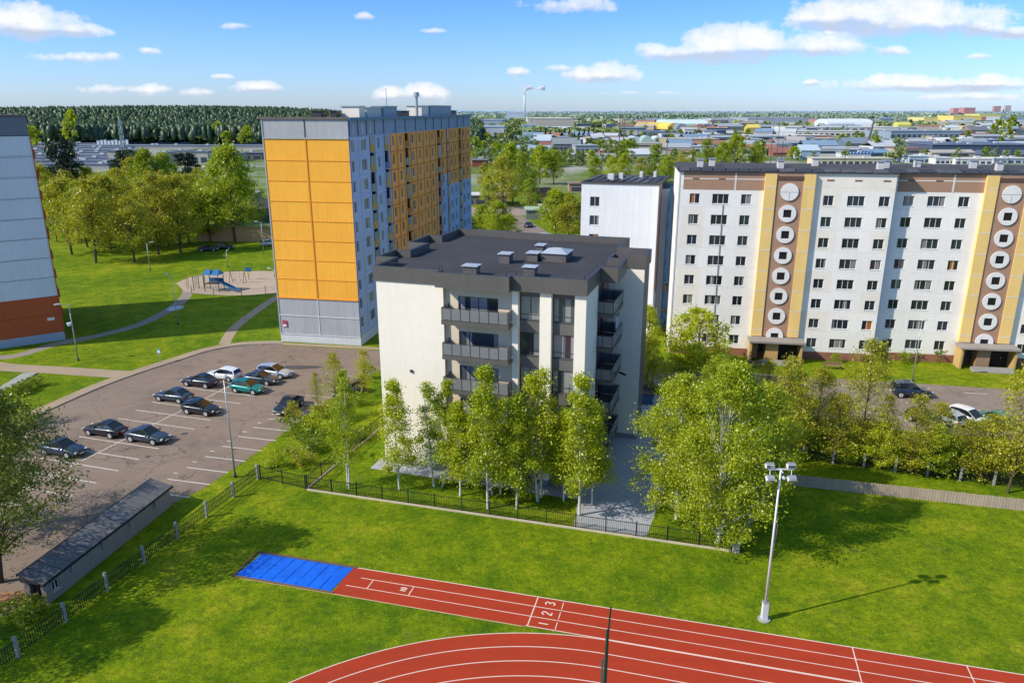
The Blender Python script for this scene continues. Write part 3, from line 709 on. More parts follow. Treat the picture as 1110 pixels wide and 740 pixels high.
for i in range(n):
    j = (i+1) % n
    b.face([(*OUT[i], zb), (*OUT[j], zb), (*OUT[j], zt), (*OUT[i], zt)], dark_band)
    b.face([(*OUT[i], zt), (*OUT[j], zt), (*INN[j], zt), (*INN[i], zt)], dark_metal)
    b.face([(*INN[j], zr), (*INN[i], zr), (*INN[i], zt), (*INN[j], zt)], dark_band)
b.face([(*p, zb) for p in reversed(OUT)], mat('soffit_board', (.38, .27, .15), .7, .1))
b.build('parapet', nroot)
b = MB(); b.face([(*p, zr) for p in INN], roof_felt); b.build('roof', nroot)
# thin safety rail on the front edge and inner corner dividers
b = MB(); rl = [(.3, .3), (6.0, .3), (6.1, -.6), (11.7, -.6), (12.3, 0), (17.7, 0), (17.7, 4.6)]
for a, c in zip(rl[:-1], rl[1:]):
    b.bar((*a, 18.02), (*c, 18.02), .03, .03, dark_metal); L = math.dist(a, c); k = max(1, int(L/1.2))
    for i in range(k+1): b.tube((a[0]+(c[0]-a[0])*i/k, a[1]+(c[1]-a[1])*i/k, 17.1), (a[0]+(c[0]-a[0])*i/k, a[1]+(c[1]-a[1])*i/k, 18.05), .018, .018, dark_metal, 4)
b.build('roof_rail', nroot)
for (x, y, sx, sy, hh) in ((7.9, 1.9, 1.15, .95, .75), (8.9, 7.9, .95, 1.1, .75), (12.6, 2.9, .95, .9, .75), (11.0, 9.6, .95, 1.2, .65), (10.6, 13.4, .7, 1.1, .7), (12.9, 10.6, 2.2, 2.6, .75)):
    b = MB(); b.box(x-sx/2, x+sx/2, y-sy/2, y+sy/2, zr, zr+hh, mat('vent_brick', (.13, .12, .115), .8, .2, 3)); v = b.build('roof_vent', nroot)
    b = MB(); c = .12; z = zr+hh
    lid = mat('vent_lid', (.42, .45, .50), .35, .15, 2)
    if sx > 2:
        b.face([(x-sx/2-c, y-sy/2-c, z), (x+sx/2+c, y-sy/2-c, z), (x+.3, y, z+.35), (x-.3, y, z+.35)], lid); b.face([(x+sx/2+c, y-sy/2-c, z), (x+sx/2+c, y+sy/2+c, z), (x+.3, y, z+.35)], lid)
        b.face([(x+sx/2+c, y+sy/2+c, z), (x-sx/2-c, y+sy/2+c, z), (x-.3, y, z+.35), (x+.3, y, z+.35)], lid); b.face([(x-sx/2-c, y+sy/2+c, z), (x-sx/2-c, y-sy/2-c, z), (x-.3, y, z+.35)], lid)
    else: b.box(x-sx/2-c, x+sx/2+c, y-sy/2-c, y+sy/2+c, z+.06, z+.12, lid); b.box(x-sx/2+.05, x+sx/2-.05, y-sy/2+.05, y+sy/2-.05, z, z+.06, dark_metal)
    b.build('vent_cover', v)
railglass = mat('railing_glass', (.20, .205, .22), .18, .12, 1, spec=.7)
def balcony(x0, x1, y0, y1, z, wallside):
    """z = underside; wallside: 'back' or 'left' """
    b = MB(); b.box(x0, x1, y0, y1, z, z+.34, dark_band); b.box(x0+.02, x1-.02, y0+.02, y1, z-.012, z-.001, MATS['soffit_board']); bal = b.build('balcony', nroot)
    b = MB(); g_ = MB(); sides = [((x0+.05, y0+.05), (x1-.05, y0+.05))]
    if wallside == 'back': sides += [((x0+.05, y0+.05), (x0+.05, y1)), ((x1-.05, y0+.05), (x1-.05, y1))]
    else: sides += [((x1-.05, y0+.05), (x1-.05, y1-.05)), ((x0, y1-.05), (x1-.05, y1-.05))]
    for a, c in sides:
        L = math.dist(a, c); k = max(1, round(L/.85)); b.bar((*a, z+1.36), (*c, z+1.36), .05, .04, dark_metal); g_.bar((*a, z+.4), (*c, z+.4), .02, .92, railglass)
        for i in range(k+1): p = (a[0]+(c[0]-a[0])*i/k, a[1]+(c[1]-a[1])*i/k); b.box(p[0]-.025, p[0]+.025, p[1]-.025, p[1]+.025, z+.3, z+1.38, dark_metal)
    r = b.build('railing', bal); g_.build('glass_panel', bal); return bal
for k in range(5):
    balcony(6.35, 12.0, -1.1, .448, 13.55-2.93*k, 'back')
    balcony(17.5, 19.25, 4.75, 9.4, 13.55-2.93*k, 'left')
b = MB(); b.box(2.9, 3.12, -.02, .1, 8.75, 8.97, dark_metal); b.build('wall_lamp', nroot)
b = MB(); b.tube((19.3, 8.6, 7.6), (19.9, 8.2, 7.55), .1, .1, mat('dark_blue', (.02, .03, .08), .5, .1), 8); b.build('satellite_arm', nroot)
b = MB()
for i in range(5): b.box(19.0, 19.15, 7.2+.3*i, 7.4+.3*i, 11.9+.12*(i % 2), 13.1, mat('blue_cloth', (.02, .12, .35), .8, .1) if i % 2 else white_metal)
tag(b.build('laundry'), 'blue and white laundry hanging on a right side balcony of the new block', 'laundry')
lo = bpy.data.objects['laundry']; lo.location = (NO[0], NO[1], 0); lo.rotation_euler = (0, 0, -th)

# ================================================================== ORANGE NINE STOREY BLOCK
oroot = thing('apartment_block', 'tall orange and blue panel block with an orange end wall beyond the parking lot', 'building', (-20.05, 96.4, 0), math.atan2(-.183, .983))
# local: x to the right along the end wall (towards +x), y = back along the long side; long facade on x = 0 facing +x
H0 = 29.0; Wd = 11.4; Ld = 63.6
or_end = mat('orange_panels', (1.0, .46, .05), .85, .12, .6, streak=.35, panel=(5.7, 2.53, 0, 1.09, 0, 0))
or_dark = mat('orange_end_joint', (.74, .30, .03), .85, .1, 1)
gr_pan = mat('grey_corrugated', (.42, .44, .46), .8, .15, .6, streak=.35, panel=(.3, 60, 0, 0, .03, .25))
bl_pan = mat('blue_panels', (.40, .49, .64), .85, .16, .6, streak=.3)
bl_dark = mat('blue_joint', (.08, .13, .30), .85, .1, 1)
or_pan = mat('orange_facade_panels', (1.0, .40, .08), .85, .16, .6, streak=.3)
or_j = mat('orange_joint', (.62, .20, .05), .85, .1, 1)
wh_pan = mat('whitewashed_base', (.6, .62, .64), .85, .12, 1, streak=.3)
attm = mat('attic_panels', (.27, .33, .42), .7, .15, 1, streak=.3)
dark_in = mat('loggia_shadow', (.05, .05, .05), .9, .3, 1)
b = MB()
def endc(x, z):
    return gr_pan if z > 26.6 else or_end if z > 6.15 else gr_pan if z > 1.1 else wh_pan
facade(b, (-Wd, 0), (1, 0), 0, H0-.1, Wd, [], endc, zs=(1.1, 6.15, 26.6))
ROWZ = [25.67-2.515*k for k in range(10)]
cols = [(1.0, .85, 1), (4.9, 1.75, 3), (10.4, .85, 1), (16.4, 1.0, 1), (19.6, 1.0, 1), (25.4, 1.4, 2), (29.1, .95, 1), (32.8, .95, 1), (36.3, 1.0, 1), (42.7, 1.1, 1), (48.6, 1.0, 1), (51.6, 1.0, 1), (57.9, 1.2, 1), (61.3, 1.1, 1)]
slots = [(6.9, 8.7), (12.6, 14.3), (21.7, 23.5), (39.3, 41.2), (45.3, 46.3), (54.2, 56.0)]
oh = []
for cx, w, n in cols:
    for z in ROWZ: oh.append((cx-w/2, cx+w/2, z-.72, z+.72, n))
sh = [(a, c, 1.4, 26.6) for a, c in slots]
edges = [3, 9.0, 12, 15, 18, 21, 24.3, 27.3, 31, 34.6, 38, 42, 45, 47, 50, 53.5, 57, 59.6]
def sidec(x, z):
    if z > 26.7: return attm
    if z < 1.2: return wh_pan
    if x < 15: return bl_pan
    if x < 39: return or_pan
    if x < 47: return or_pan if z > 19 else bl_pan
    return or_pan if z > 16.7 else bl_pan
facade(b, (0, 0), (0, 1), 0, H0-.1, Ld, [h[:4] for h in oh]+sh, sidec, .25, zs=(1.2, 26.7, 16.7, 19), xs=(15, 39, 47))
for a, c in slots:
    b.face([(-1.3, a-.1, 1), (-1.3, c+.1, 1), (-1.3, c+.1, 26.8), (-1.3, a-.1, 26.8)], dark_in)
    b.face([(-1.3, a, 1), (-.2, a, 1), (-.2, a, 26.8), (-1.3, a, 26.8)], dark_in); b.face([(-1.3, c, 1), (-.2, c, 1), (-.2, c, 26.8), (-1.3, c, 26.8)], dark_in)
facade(b, (0, Ld), (-1, 0), 0, H0-.1, Wd, [], endc, zs=(1.1, 6.15, 26.6)); facade(b, (-Wd, Ld), (0, -1), 0, H0-.1, Ld, [], bl_pan)
b.build('wall', oroot)
b = MB(); pr = .05                                                # raised joints
for z in (23.9, 21.37, 18.83, 16.33, 13.8, 11.23, 8.7): b.box(-Wd, 0, -.05, -.004, z-.04, z+.04, or_dark)
b.box(-Wd/2-.09, -Wd/2+.09, -.07, -.003, 6.2, 26.6, or_dark)
for z in (6.15, 26.6): b.box(-Wd, 0, -.12, -.004, z-.08, z+.08, or_dark if z < 20 else gr_pan)
for z in (3.7, 1.12): b.box(-Wd, 0, -.07, -.004, z-.05, z+.05, wh_pan)
b.box(-Wd/2-.06, -Wd/2+.06, -.05, -.003, 1.2, 6.05, wh_pan); b.box(-Wd-.05, -Wd+.12, -.06, -.005, 1.1, H0-.2, gr_pan)
b.box(-Wd/2-.06, -Wd/2+.06, -.05, -.003, 26.7, H0-.15, dark_metal)
b.box(-.002, .06, -.06, .14, 1.1, H0-.2, bl_dark)
b.build('panel_joint', oroot)
b = MB()
def jm(x, z): return bl_pan if sidec(x, z) is bl_pan else or_j
light_bl = mat('pale_blue_joint', (.42, .52, .70), .8, .1, 1)
for z in [26.75-2.515*k for k in range(1, 11)]:
    for x0, x1 in zip([0]+[s[1] for s in slots], [s[0] for s in slots]+[Ld]):
        b.box(.003, .07, x0+.02, x1-.02, z-.07, z+.07, light_bl if sidec((x0+x1)/2, z) is bl_pan else or_j)
for x in edges:
    for z0_, z1_ in ((1.3, 16.7), (16.72, 26.6)):
        if not any(a-.05 < x < c+.05 for a, c in slots): b.box(.002, .075, x-.06, x+.06, z0_, z1_, light_bl if sidec(x, (z0_+z1_)/2) is bl_pan else or_j)
b.build('facade_joint', oroot)
ow = [(h, ) for h in oh]
far_f = MB(); far_g = MB()
for h in oh:
    if (h[0]+h[1])/2 < 47: put_window(oroot, (0, 0), (0, 1), h[:4], h[4], frame_white, glass_c)
    else:
        y0, y1, z0_, z1_ = h[:4]
        for q in ((y0, y0+.08, z0_, z1_), (y1-.08, y1, z0_, z1_), (y0+.08, y1-.08, z0_, z0_+.08), (y0+.08, y1-.08, z1_-.08, z1_)): far_f.box(-.16, -.1, q[0], q[1], q[2], q[3], frame_white)
        far_g.face([(-.13, y0, z0_), (-.13, y1, z0_), (-.13, y1, z1_), (-.13, y0, z1_)], glass_c)
for f, gm_ in ((far_f, None),):
    for fc, mm in zip(far_g.f, far_g.m): f.face([far_g.v[i] for i in fc], glass_c)
tag(far_f.build('window', oroot), None, None, kind='stuff')
balm = [mat('balcony_blue', (.10, .16, .30), .8, .2, 1), mat('balcony_orange', (.50, .17, .03), .8, .2, 1), mat('balcony_glazed', (.22, .25, .25), .3, .3, 2), mat('balcony_ochre', (.50, .32, .08), .8, .2, 1)]
for a, c in slots:
    for k in range(9):
        z = ROWZ[k]-1.15; rr = random.random(); mm = balm[3] if rr < .35 else balm[2] if rr < .6 else balm[0] if a < 15 else balm[1]
        b = MB(); b.box(-.9, .12, a+.02, c-.02, z, z+.12, conc); b.box(.02, .1, a+.02, c-.02, z+.12, z+1.0, mm)
        if rr < .5: b.box(.03, .08, a+.05, c-.05, z+1.0, z+2.1, balm[2])
        b.build('balcony', oroot)
b = MB(); b.box(-Wd-.15, .3, -.15, Ld+.15, H0-.1, H0+.02, dark_metal, top=roof_felt); b.box(.14, .33, -.2, Ld+.2, H0-.28, H0+.08, mat('blue_eaves', (.06, .16, .27), .5, .1)); b.box(-Wd-.18, .1, -.2, -.1, H0-.1, H0+.12, mat('eaves_brown', (.16, .12, .1), .6, .2)); b.build('roof', oroot)
b = MB()
for x in (0.2, 3, 6, 9, 12.5, 17.5, 22, 27, 32.5, 37, 42, 47, 53, 58): b.box(.004, .09, x, x+.14, 26.85, H0-.3, bl_dark)
for x in (1.5, 4.6, 7.4): b.box(.004, .03, x-.4, x+.5, 27.1, 28.3, mat('attic_pale', (.42, .42, .43), .8, .3, 2))
b.build('attic_strip', oroot)
def rooftop(x0, x1, y0, y1, h, m, nm='roof_hut'):
    b = MB(); b.box(x0, x1, y0, y1, H0+.02, H0+h, m); o = b.build(nm, oroot); b = MB(); b.box(x0-.12, x1+.12, y0-.12, y1+.12, H0+h, H0+h+.12, grey_metal); b.build('roof', o); return o
rooftop(-3.4, -1.0, 6.5, 8.6, 1.35, white_wall); rooftop(-3.1, -1.0, 9.2, 15.0, 1.2, mat('zinc_sheet', (.5, .5, .48), .4, .15, 1)); rooftop(-2.6, -.8, 15.1, 21, 1.4, mat('zinc_blue', (.22, .3, .4), .5, .1, 1))
rooftop(-3.5, -1.0, 34, 38, 1.5, white_wall); rooftop(-3.2, -.8, 38.2, 52, 1.6, MATS['zinc_blue'])
for x, y, w in ((-5.9, 5, 1.2), (-3.9, 5.5, .8), (-2.2, 24, 1.7), (-1.8, 27, 1.4), (-1.5, 55, 1.5)):
    b = MB(); b.box(x-w/2, x+w/2, y-.7, y+.7, H0+.02, H0+.75, dark_metal); b.box(x-w/2-.1, x+w/2+.1, y-.8, y+.8, H0+.75, H0+.85, black_iron); b.build('roof_vent', oroot)
b = MB(); b.tube((-1.5, 33, H0), (-1.5, 33, H0+3.0), .25, .22, grey_metal, 8); b.tube((-1.5, 33, H0+3.0), (-1.5, 33, H0+3.7), .5, .45, grey_metal, 10); b.build('ventilator', oroot)
b = MB(); b.tube((-2, 20, H0), (-2, 20, H0+4), .04, .03, dark_metal, 4); b.build('antenna', oroot)
b = MB(); b.box(-Wd+.45, -Wd+1.05, -.12, -.07, 2.1, 3.0, mat('red_notice', (.45, .05, .09), .6, .15)); b.box(-Wd+.5, -Wd+1.0, -.125, -.121, 2.15, 2.45, white_metal); b.build('wall_notice', oroot)

# ================================================================== LEFT BLOCK (shaded end wall)
lU = Vector((6.7, 4.7)).normalized(); lang = math.atan2(lU.y, lU.x); lc = Vector((-60.5, 99.7))-lU*.62
lroot = thing('apartment_block', 'pale panel block with red base cut off by the left edge of the photo', 'building', (lc.x, lc.y, 0), lang)
lw = mat('pale_blue_grey_panels', (.70, .74, .80), .85, .07, .4, streak=.22, panel=(0, 2.62, 0, .86, .035, .55))
lred = mat('brick_red_panels', (.50, .11, .035), .85, .12, .5, streak=.2, panel=(0, 2.6, 0, 3.7, .03, .4)); lpl = mat('blueish_plinth', (.36, .42, .52), .85, .12, 1)
latt = mat('left_attic', (.16, .19, .23), .7, .12, 1)
b = MB()
def lcol(x, z): return latt if z > 26.86 else lw if z > 6.1 else lred if z > 1.13 else lpl
facade(b, (-12, 0), (1, 0), 0, 29.2, 12, [], lcol, zs=(26.86, 6.1, 1.13))
lh = [(cx-.6, cx+.6, z-.7, z+.7) for cx in (2, 5.2, 11.5, 15) for z in [25.6-2.6*k for k in range(9)]]
facade(b, (0, 0), (0, 1), 0, 29.2, 20, lh, lambda x, z: latt if z > 26.86 else lred, zs=(26.86,)); facade(b, (0, 20), (-1, 0), 0, 29.2, 12, [], lcol); facade(b, (-12, 20), (0, -1), 0, 29.2, 20, [], lcol)
b.build('wall', lroot)
for h in lh: put_window(lroot, (0, 0), (0, 1), h, 2, frame_white, glass_a)
b = MB(); b.box(-12.15, .2, -.15, 20.15, 29.2, 29.32, dark_metal, top=roof_felt); b.build('roof', lroot)
b = MB(); b.box(.003, .1, -.1, .2, 1.2, 26.8, lred); b.box(-12, 0, -.06, -.004, 6.05, 6.16, lred); b.box(-12, 0, -.05, -.004, 26.82, 26.92, dark_metal)
for k in range(1, 8): b.box(-12, -.0, -.03, -.003, 26.86-2.595*k-.035, 26.86-2.595*k+.035, mat('grey_joint', (.30, .33, .38), .8, .1))
b.box(-12, 0, -.05, -.004, 3.64, 3.74, lred); b.build('panel_joint', lroot)
for k in range(9):
    z = 25.0-2.6*k; b = MB(); b.box(0, .28, .5, 3.3, z-1.0, z+.1, lred); b.box(.28, .31, .55, 3.25, z-.95, z+.05, mat('red_balcony', (.42, .06, .03), .7, .1)); b.build('balcony', lroot)
b = MB(); b.box(-1.7, -.85, -.07, -.02, 2.9, 3.3, white_metal); b.build('house_plate', lroot)

# ================================================================== RIGHT BLOCK with round windows
ra = R(-9)
rroot = thing('apartment_block', 'long white panel block with yellow and brown strips of round windows on the right', 'building', (20.2, 93.52, 0), ra)
rwhite = mat('whitewashed_panels', (.93, .89, .82), .85, .08, .6, streak=.16, panel=(0, 2.507, 0, 1.16, .02, .25))
rcream = mat('cream_panels', (.91, .84, .73), .85, .08, .6, streak=.15, panel=(0, 2.507, 0, 1.16, .02, .25))
rbrown = mat('brown_aggregate_panels', (.40, .24, .16), .9, .15, 1, fine=10); ryel = mat('yellow_panels', (.90, .62, .22), .85, .08, .7, panel=(0, 2.507, 0, 1.16, .025, .0), streak=.1)
rplinth = mat('brick_plinth', (.32, .13, .09), .9, .2, 2)
stripem = mat('white_joint', (.72, .68, .62), .8, .1)
RZ = [19.72-2.507*k for k in range(8)]
SECT = [(0, 0), (24.75, 1.2)]
def rw_holes(sx):
    hs = []
    for cx, w, n in ((2.0, 1.2, 2), (5.05, 1.95, 3), (8.05, 1.2, 2), (17.45, 1.2, 2), (20.55, 1.95, 3), (23.7, 1.2, 2)):
        for z in RZ: hs.append((cx-w/2, cx+w/2, z-.62, z+.58, n))
    return hs
b = MB(); rwins = []
for si, (sx, sy) in enumerate(SECT):
    hs = rw_holes(sx)
    def cm(x, z, si=si):
        if z < 1.0: return rplinth
        if z > 20.75:
            if x < .55: return rwhite
            return rbrown if x < 10 else rcream
        if x < .55 or z < .9: return rwhite
        if x < 3.3 and z > 2: return rcream if (int((z-1.16)/2.507) % 3 != 1) and si == 0 else rwhite
        if 15.6 < x < 18.9: return rcream if int((z-1.16)/2.507) % 2 else rwhite
        if x > 22.6 and int((z-1.16)/2.507) % 3 == 2: return rcream
        return rwhite
    facade(b, (sx, sy), (1, 0), 0, 22.85, 24.75, [h[:4] for h in hs], cm, .2, frame_white, xs=(.55, 3.3, 10, 15.6, 18.9, 22.6), zs=[1.0, 20.75]+[1.16+2.507*i for i in range(9)])
    rwins += [((sx, sy), h) for h in hs]
    if si == 0: facade(b, (24.75, 0), (0, 1), 0, 22.85, 1.2, [], mat('recess_shadow_blue', (.06, .16, .48), .8, .1))  # return coloured blue to stand for the shadow in the step
facade(b, (49.5, 1.2), (0, 1), 0, 22.85, 11, [], rwhite); facade(b, (49.5, 12.2), (-1, 0), 0, 22.85, 24.75, [], rwhite)
facade(b, (24.75, 12.2), (0, -1), 0, 22.85, .7, [], rwhite); facade(b, (24.75, 11.5), (-1, 0), 0, 22.85, 24.75, [], rwhite); facade(b, (0, 11.5), (0, -1), 0, 22.85, 11.5, [], rwhite)
b.build('wall', rroot)
for O, h in rwins[:]:
    put_window(rroot, O, (1, 0), h[:4], h[4], frame_white, glass_a)
b = MB()
for sx, sy in SECT:
    b.box(sx+.56, sx+9.98, sy-.02, sy-.003, 22.0, 22.13, stripem); b.box(sx+6.55, sx+6.75, sy-.025, sy-.004, 20.75, 22.83, stripem)
    for x in (2.0, 5.05, 17.45, 20.55, 23.7): b.box(sx+x-.4, sx+x+.4, sy-.03, sy-.004, 21.98, 22.16, mat('attic_vent', (.22, .13, .07), .9, .1))
    b.box(sx-.02, sx+.14, sy-.05, sy-.003, 0, 22.8, stripem)
b.build('facade_joint', rroot)
b = MB(); b.tube((5.4, -.06, 19.0), (5.4, -.06, 5), .035, .035, dark_metal, 4); b.build('downpipe', rroot)
CZ = [20.68-2.53*k for k in range(8)]
for si, (sx, sy) in enumerate(SECT):
    y0 = sy-.45
    b = MB(); b.box(sx+10.0, sx+11.3, y0, sy-.003, 2.85, 22.75, ryel); b.box(sx+14.4, sx+15.7, y0, sy-.003, 2.85, 22.75, ryel); b.box(sx+11.3, sx+14.4, y0+.12, sy-.003, 2.85, 22.75, rbrown)
    b.box(sx+11.3, sx+14.4, y0+.02, y0+.11, 22.1, 22.5, mat('dark_lintel', (.12, .07, .05), .8, .1))
    for z in [1.16+2.507*i for i in range(1, 9)]:
        b.box(sx+10.02, sx+11.28, y0-.015, y0-.002, z-.05, z+.05, stripem); b.box(sx+14.42, sx+15.68, y0-.015, y0-.002, z-.05, z+.05, stripem)
    b.build('stair_strip', rroot)
    for k, z in enumerate(CZ):
        b = MB(); cx = sx+12.87; yc = y0+.1; r = 1.02; nn = 28; zz = z
        sq = .46
        pts = [(cx+r*math.cos(t*2*PI/nn), max(zz+r*math.sin(t*2*PI/nn), 2.45+.0) if k < 7 else max(zz+r*math.sin(t*2*PI/nn), zz-.62)) for t in range(nn)]
        inner = [(cx-sq, zz-sq), (cx+sq, zz-sq), (cx+sq, zz+sq), (cx-sq, zz+sq)] if k < 7 else [(cx-sq, zz-.45), (cx+sq, zz-.45), (cx+sq, zz+.35), (cx-sq, zz+.35)]
        disc = mat('round_window_white', (.80, .78, .74), .7, .08, 2)
        # ring between circle and square opening: fan per quadrant
        def fan(q0, i0, i1):
            for t in range(i0, i1): b.face([(q0[0], yc-.12, q0[1]), (*[pts[t % nn][0]], yc-.12, pts[t % nn][1]), (pts[(t+1) % nn][0], yc-.12, pts[(t+1) % nn][1])], disc)
        ql = nn//8
        i2, i3, i4, i1 = 2, 3, 0, 1
        corners = [inner[2], inner[3], inner[0], inner[1]]
        for qd in range(4): fan(corners[qd], qd*nn//4, (qd+1)*nn//4)
        for qd in range(4):
            p_ = pts[((qd+1)*nn//4) % nn]; a_ = corners[qd]; c_ = corners[(qd+1) % 4]
            b.face([(a_[0], yc-.12, a_[1]), (p_[0], yc-.12, p_[1]), (c_[0], yc-.12, c_[1])], disc)
        for t in range(nn): a_ = pts[t]; c_ = pts[(t+1) % nn]; b.face([(a_[0], yc, a_[1]), (c_[0], yc, c_[1]), (c_[0], yc-.12, c_[1]), (a_[0], yc-.12, a_[1])], disc)
        for a_, c_ in zip(inner, inner[1:]+inner[:1]): b.face([(a_[0], yc-.12, a_[1]), (c_[0], yc-.12, c_[1]), (c_[0], yc-.01, c_[1]), (a_[0], yc-.01, a_[1])], disc)
        w_ = b.build('round_window', rroot)
        b = MB(); pm = mat('black_opening', (.012, .012, .012), .9, .2) if k else disc
        b.face([(p[0], yc-(.03 if k else .121), p[1]) for p in inner], pm)
        if k == 0: b.box(cx-1.12, cx+1.12, yc-.135, yc-.122, z-.02, z+.02, grey_metal); b.box(cx-.02, cx+.02, yc-.135, yc-.122, z-1.1, z-.02, grey_metal)
        b.build('pane', w_)
    # entrance: canopy, porch walls, dark doorway, steps
    ew = mat('entrance_yellow', (.55, .36, .14), .85, .15, 1); eb = mat('entrance_brown', (.32, .20, .12), .85, .2, 1)
    b = MB(); b.box(sx+9.6, sx+16.2, sy-2.6, sy-.46, 2.55, 2.78, mat('canopy_slab', (.33, .30, .27), .9, .25, 1, streak=.3)); can = b.build('entrance_canopy', rroot)
    for (xa, xb_, ya, yb_, wm_) in ((9.75, 10.0, 2.3, .46, ew), (10.02, 10.9, .58, .46, ew), (11.7, 13.2, 1.9, .5, ew if si == 0 else eb), (15.75, 16.0, 2.3, .46, ew)):
        b = MB(); b.box(sx+xa, sx+xb_, sy-ya, sy-yb_, 0, 2.54, wm_); b.build('porch_wall', rroot)
    b = MB(); b.box(sx+10.95, sx+11.65, sy-.6, sy-.5, .8, 2.4, dark_in); b.build('niche', rroot)
    b = MB(); b.box(sx+13.25, sx+15.7, sy-.62, sy-.55, 0, 2.53, mat('dark_doorway', (.02, .018, .015), .7, .2)); d_ = b.build('door', rroot)
    b = MB(); b.box(sx+14.9, sx+14.96, sy-.7, sy-.621, 1.0, 1.25, grey_metal); b.build('handle', d_)
    b = MB()
    for i in range(3): b.box(sx+11.0, sx+15.6, sy-2.7-.35*i, sy-2.35-.35*i, 0, .42-.13*i, conc)
    b.build('steps', rroot)
b = MB()
rr_felt = mat('sheet_roof_dark', (.07, .065, .065), .8, .4, 1, fine=5)
for sx, sy in SECT:
    b.box(sx-.15, sx+24.7 if sx == 0 else 49.65, sy-.25, sy+11.7, 22.86, 22.98, rr_felt, top=rr_felt)
    x = sx
    while x < sx+24.5:                                   # overlapping felt sheets along the eaves
        w = random.uniform(1.0, 2.1); dz = random.uniform(0, .12)
        b.face([(x, sy-.3, 22.99), (x+w*.92, sy-.3, 22.99+dz*.5), (x+w*.95, sy+1.5, 23.25+dz), (x+.05, sy+1.4, 23.25)], mat('roof_sheet_%d' % random.randint(0, 2), random.choice([(.05,.05,.055), (.09,.09,.095), (.14,.14,.145)]), .6, .3, 2)); x += w
    b.box(sx-.1, sx+24.7, sy+1.5, sy+11.6, 22.99, 23.24, rr_felt)
b.build('roof', rroot)
for x, y in ((2.6, 3), (4.2, 5), (12, 2.2), (12.6, 6), (23.4, 2.4), (24.6, 4.4), (36.5, 2.6), (35, 6), (44, 3.5), (29, 7), (17, 7)):
    b = MB(); b.box(x-.35, x+.35, y-.3, y+.3, 23.2, 24.1, mat('vent_white', (.6, .6, .58), .7, .15, 2)); b.box(x-.45, x+.45, y-.4, y+.4, 24.1, 24.2, grey_metal); b.build('roof_vent', rroot)
b = MB()
for x, y, h in ((12.2, 3, 3.4), (20, 5, 2.5), (33, 5, 2.6), (38, 4, 3.0), (27.5, 6, 2.2)): b.tube((x, y, 23), (x, y, 23+h), .035, .03, dark_metal, 4); b.box(x-.5, x+.5, y-.02, y+.02, 23+h-.4, 23+h-.36, dark_metal)
b.build('antenna', rroot)

# ================================================================== WHITE BLOCK behind
wU = Vector((.985, -.17)); wo = Vector((9.35, 103.6)); wroot = thing('apartment_block', 'white painted block with a dark ragged roof behind the new building', 'building', (wo.x, wo.y, 0), R(-17.5))
wm = mat('white_painted_boards', (.78, .80, .82), .8, .06, 1, streak=.25, panel=(.35, 50, 0, 0, .02, .12)); wsh = mat('brown_side_panels', (.20, .15, .14), .85, .15, 1); wbl = mat('blue_side_panels', (.30, .36, .46), .85, .12, 1)
b = MB(); wz = 20.6
wh = [(1.2, 2.5, z-.65, z+.65) for z in [18.2-2.507*k for k in range(7)]]
facade(b, (0, 0), (1, 0), 0, wz, 10.3, wh, wm, .18)
facade(b, (10.3, 0), (0, 1), 0, wz, 3.6, [], lambda x, z: wsh if z > 6 else wbl, zs=(6,)); facade(b, (10.3, 3.6), (1, 0), 0, wz-.8, .8, [], wbl); sh2 = [(2, 3.2, z-.6, z+.6) for z in [17-2.5*k for k in range(6)]]
facade(b, (11.1, 3.6), (0, 1), 0, wz-.8, 9, sh2, wbl); facade(b, (11.1, 12.6), (-1, 0), 0, wz-.8, 11.1, [], wm); facade(b, (0, 12.6), (0, -1), 0, wz, 12.6, [], wm)
b.build('wall', wroot)
for h in wh: put_window(wroot, (0, 0), (1, 0), h, 2, frame_white, glass_a)
for h in sh2: put_window(wroot, (11.1, 3.6), (0, 1), h, 2, frame_white, glass_a)
b = MB(); b.box(-.1, 10.4, -.15, 12.7, wz, wz+.2, rr_felt)
for i in range(9):
    for j in range(3):
        x = i*1.1; y = j*3.5+.2; b.face([(x, y, wz+.22), (x+1.0, y+.2, wz+.22+random.random()*.15), (x+1.05, y+3.2, wz+.3+random.random()*.2), (x+.05, y+3, wz+.24)], mat('roof_sheet_%d' % random.randint(0, 2), random.choice([(.05,.05,.055), (.09,.09,.095), (.14,.14,.145)]), .6, .3, 2))
b.build('roof', wroot)
for x, y, s in ((3.4, 3, .8), (4.6, 4.2, .5), (6.8, 8, .4), (8.6, 9, .4)):
    b = MB(); b.box(x-s/2, x+s/2, y-.4, y+.4, wz+.3, wz+1.1, mat('vent_white', (.6, .6, .58), .7, .15, 2)); b.build('roof_vent', wroot)
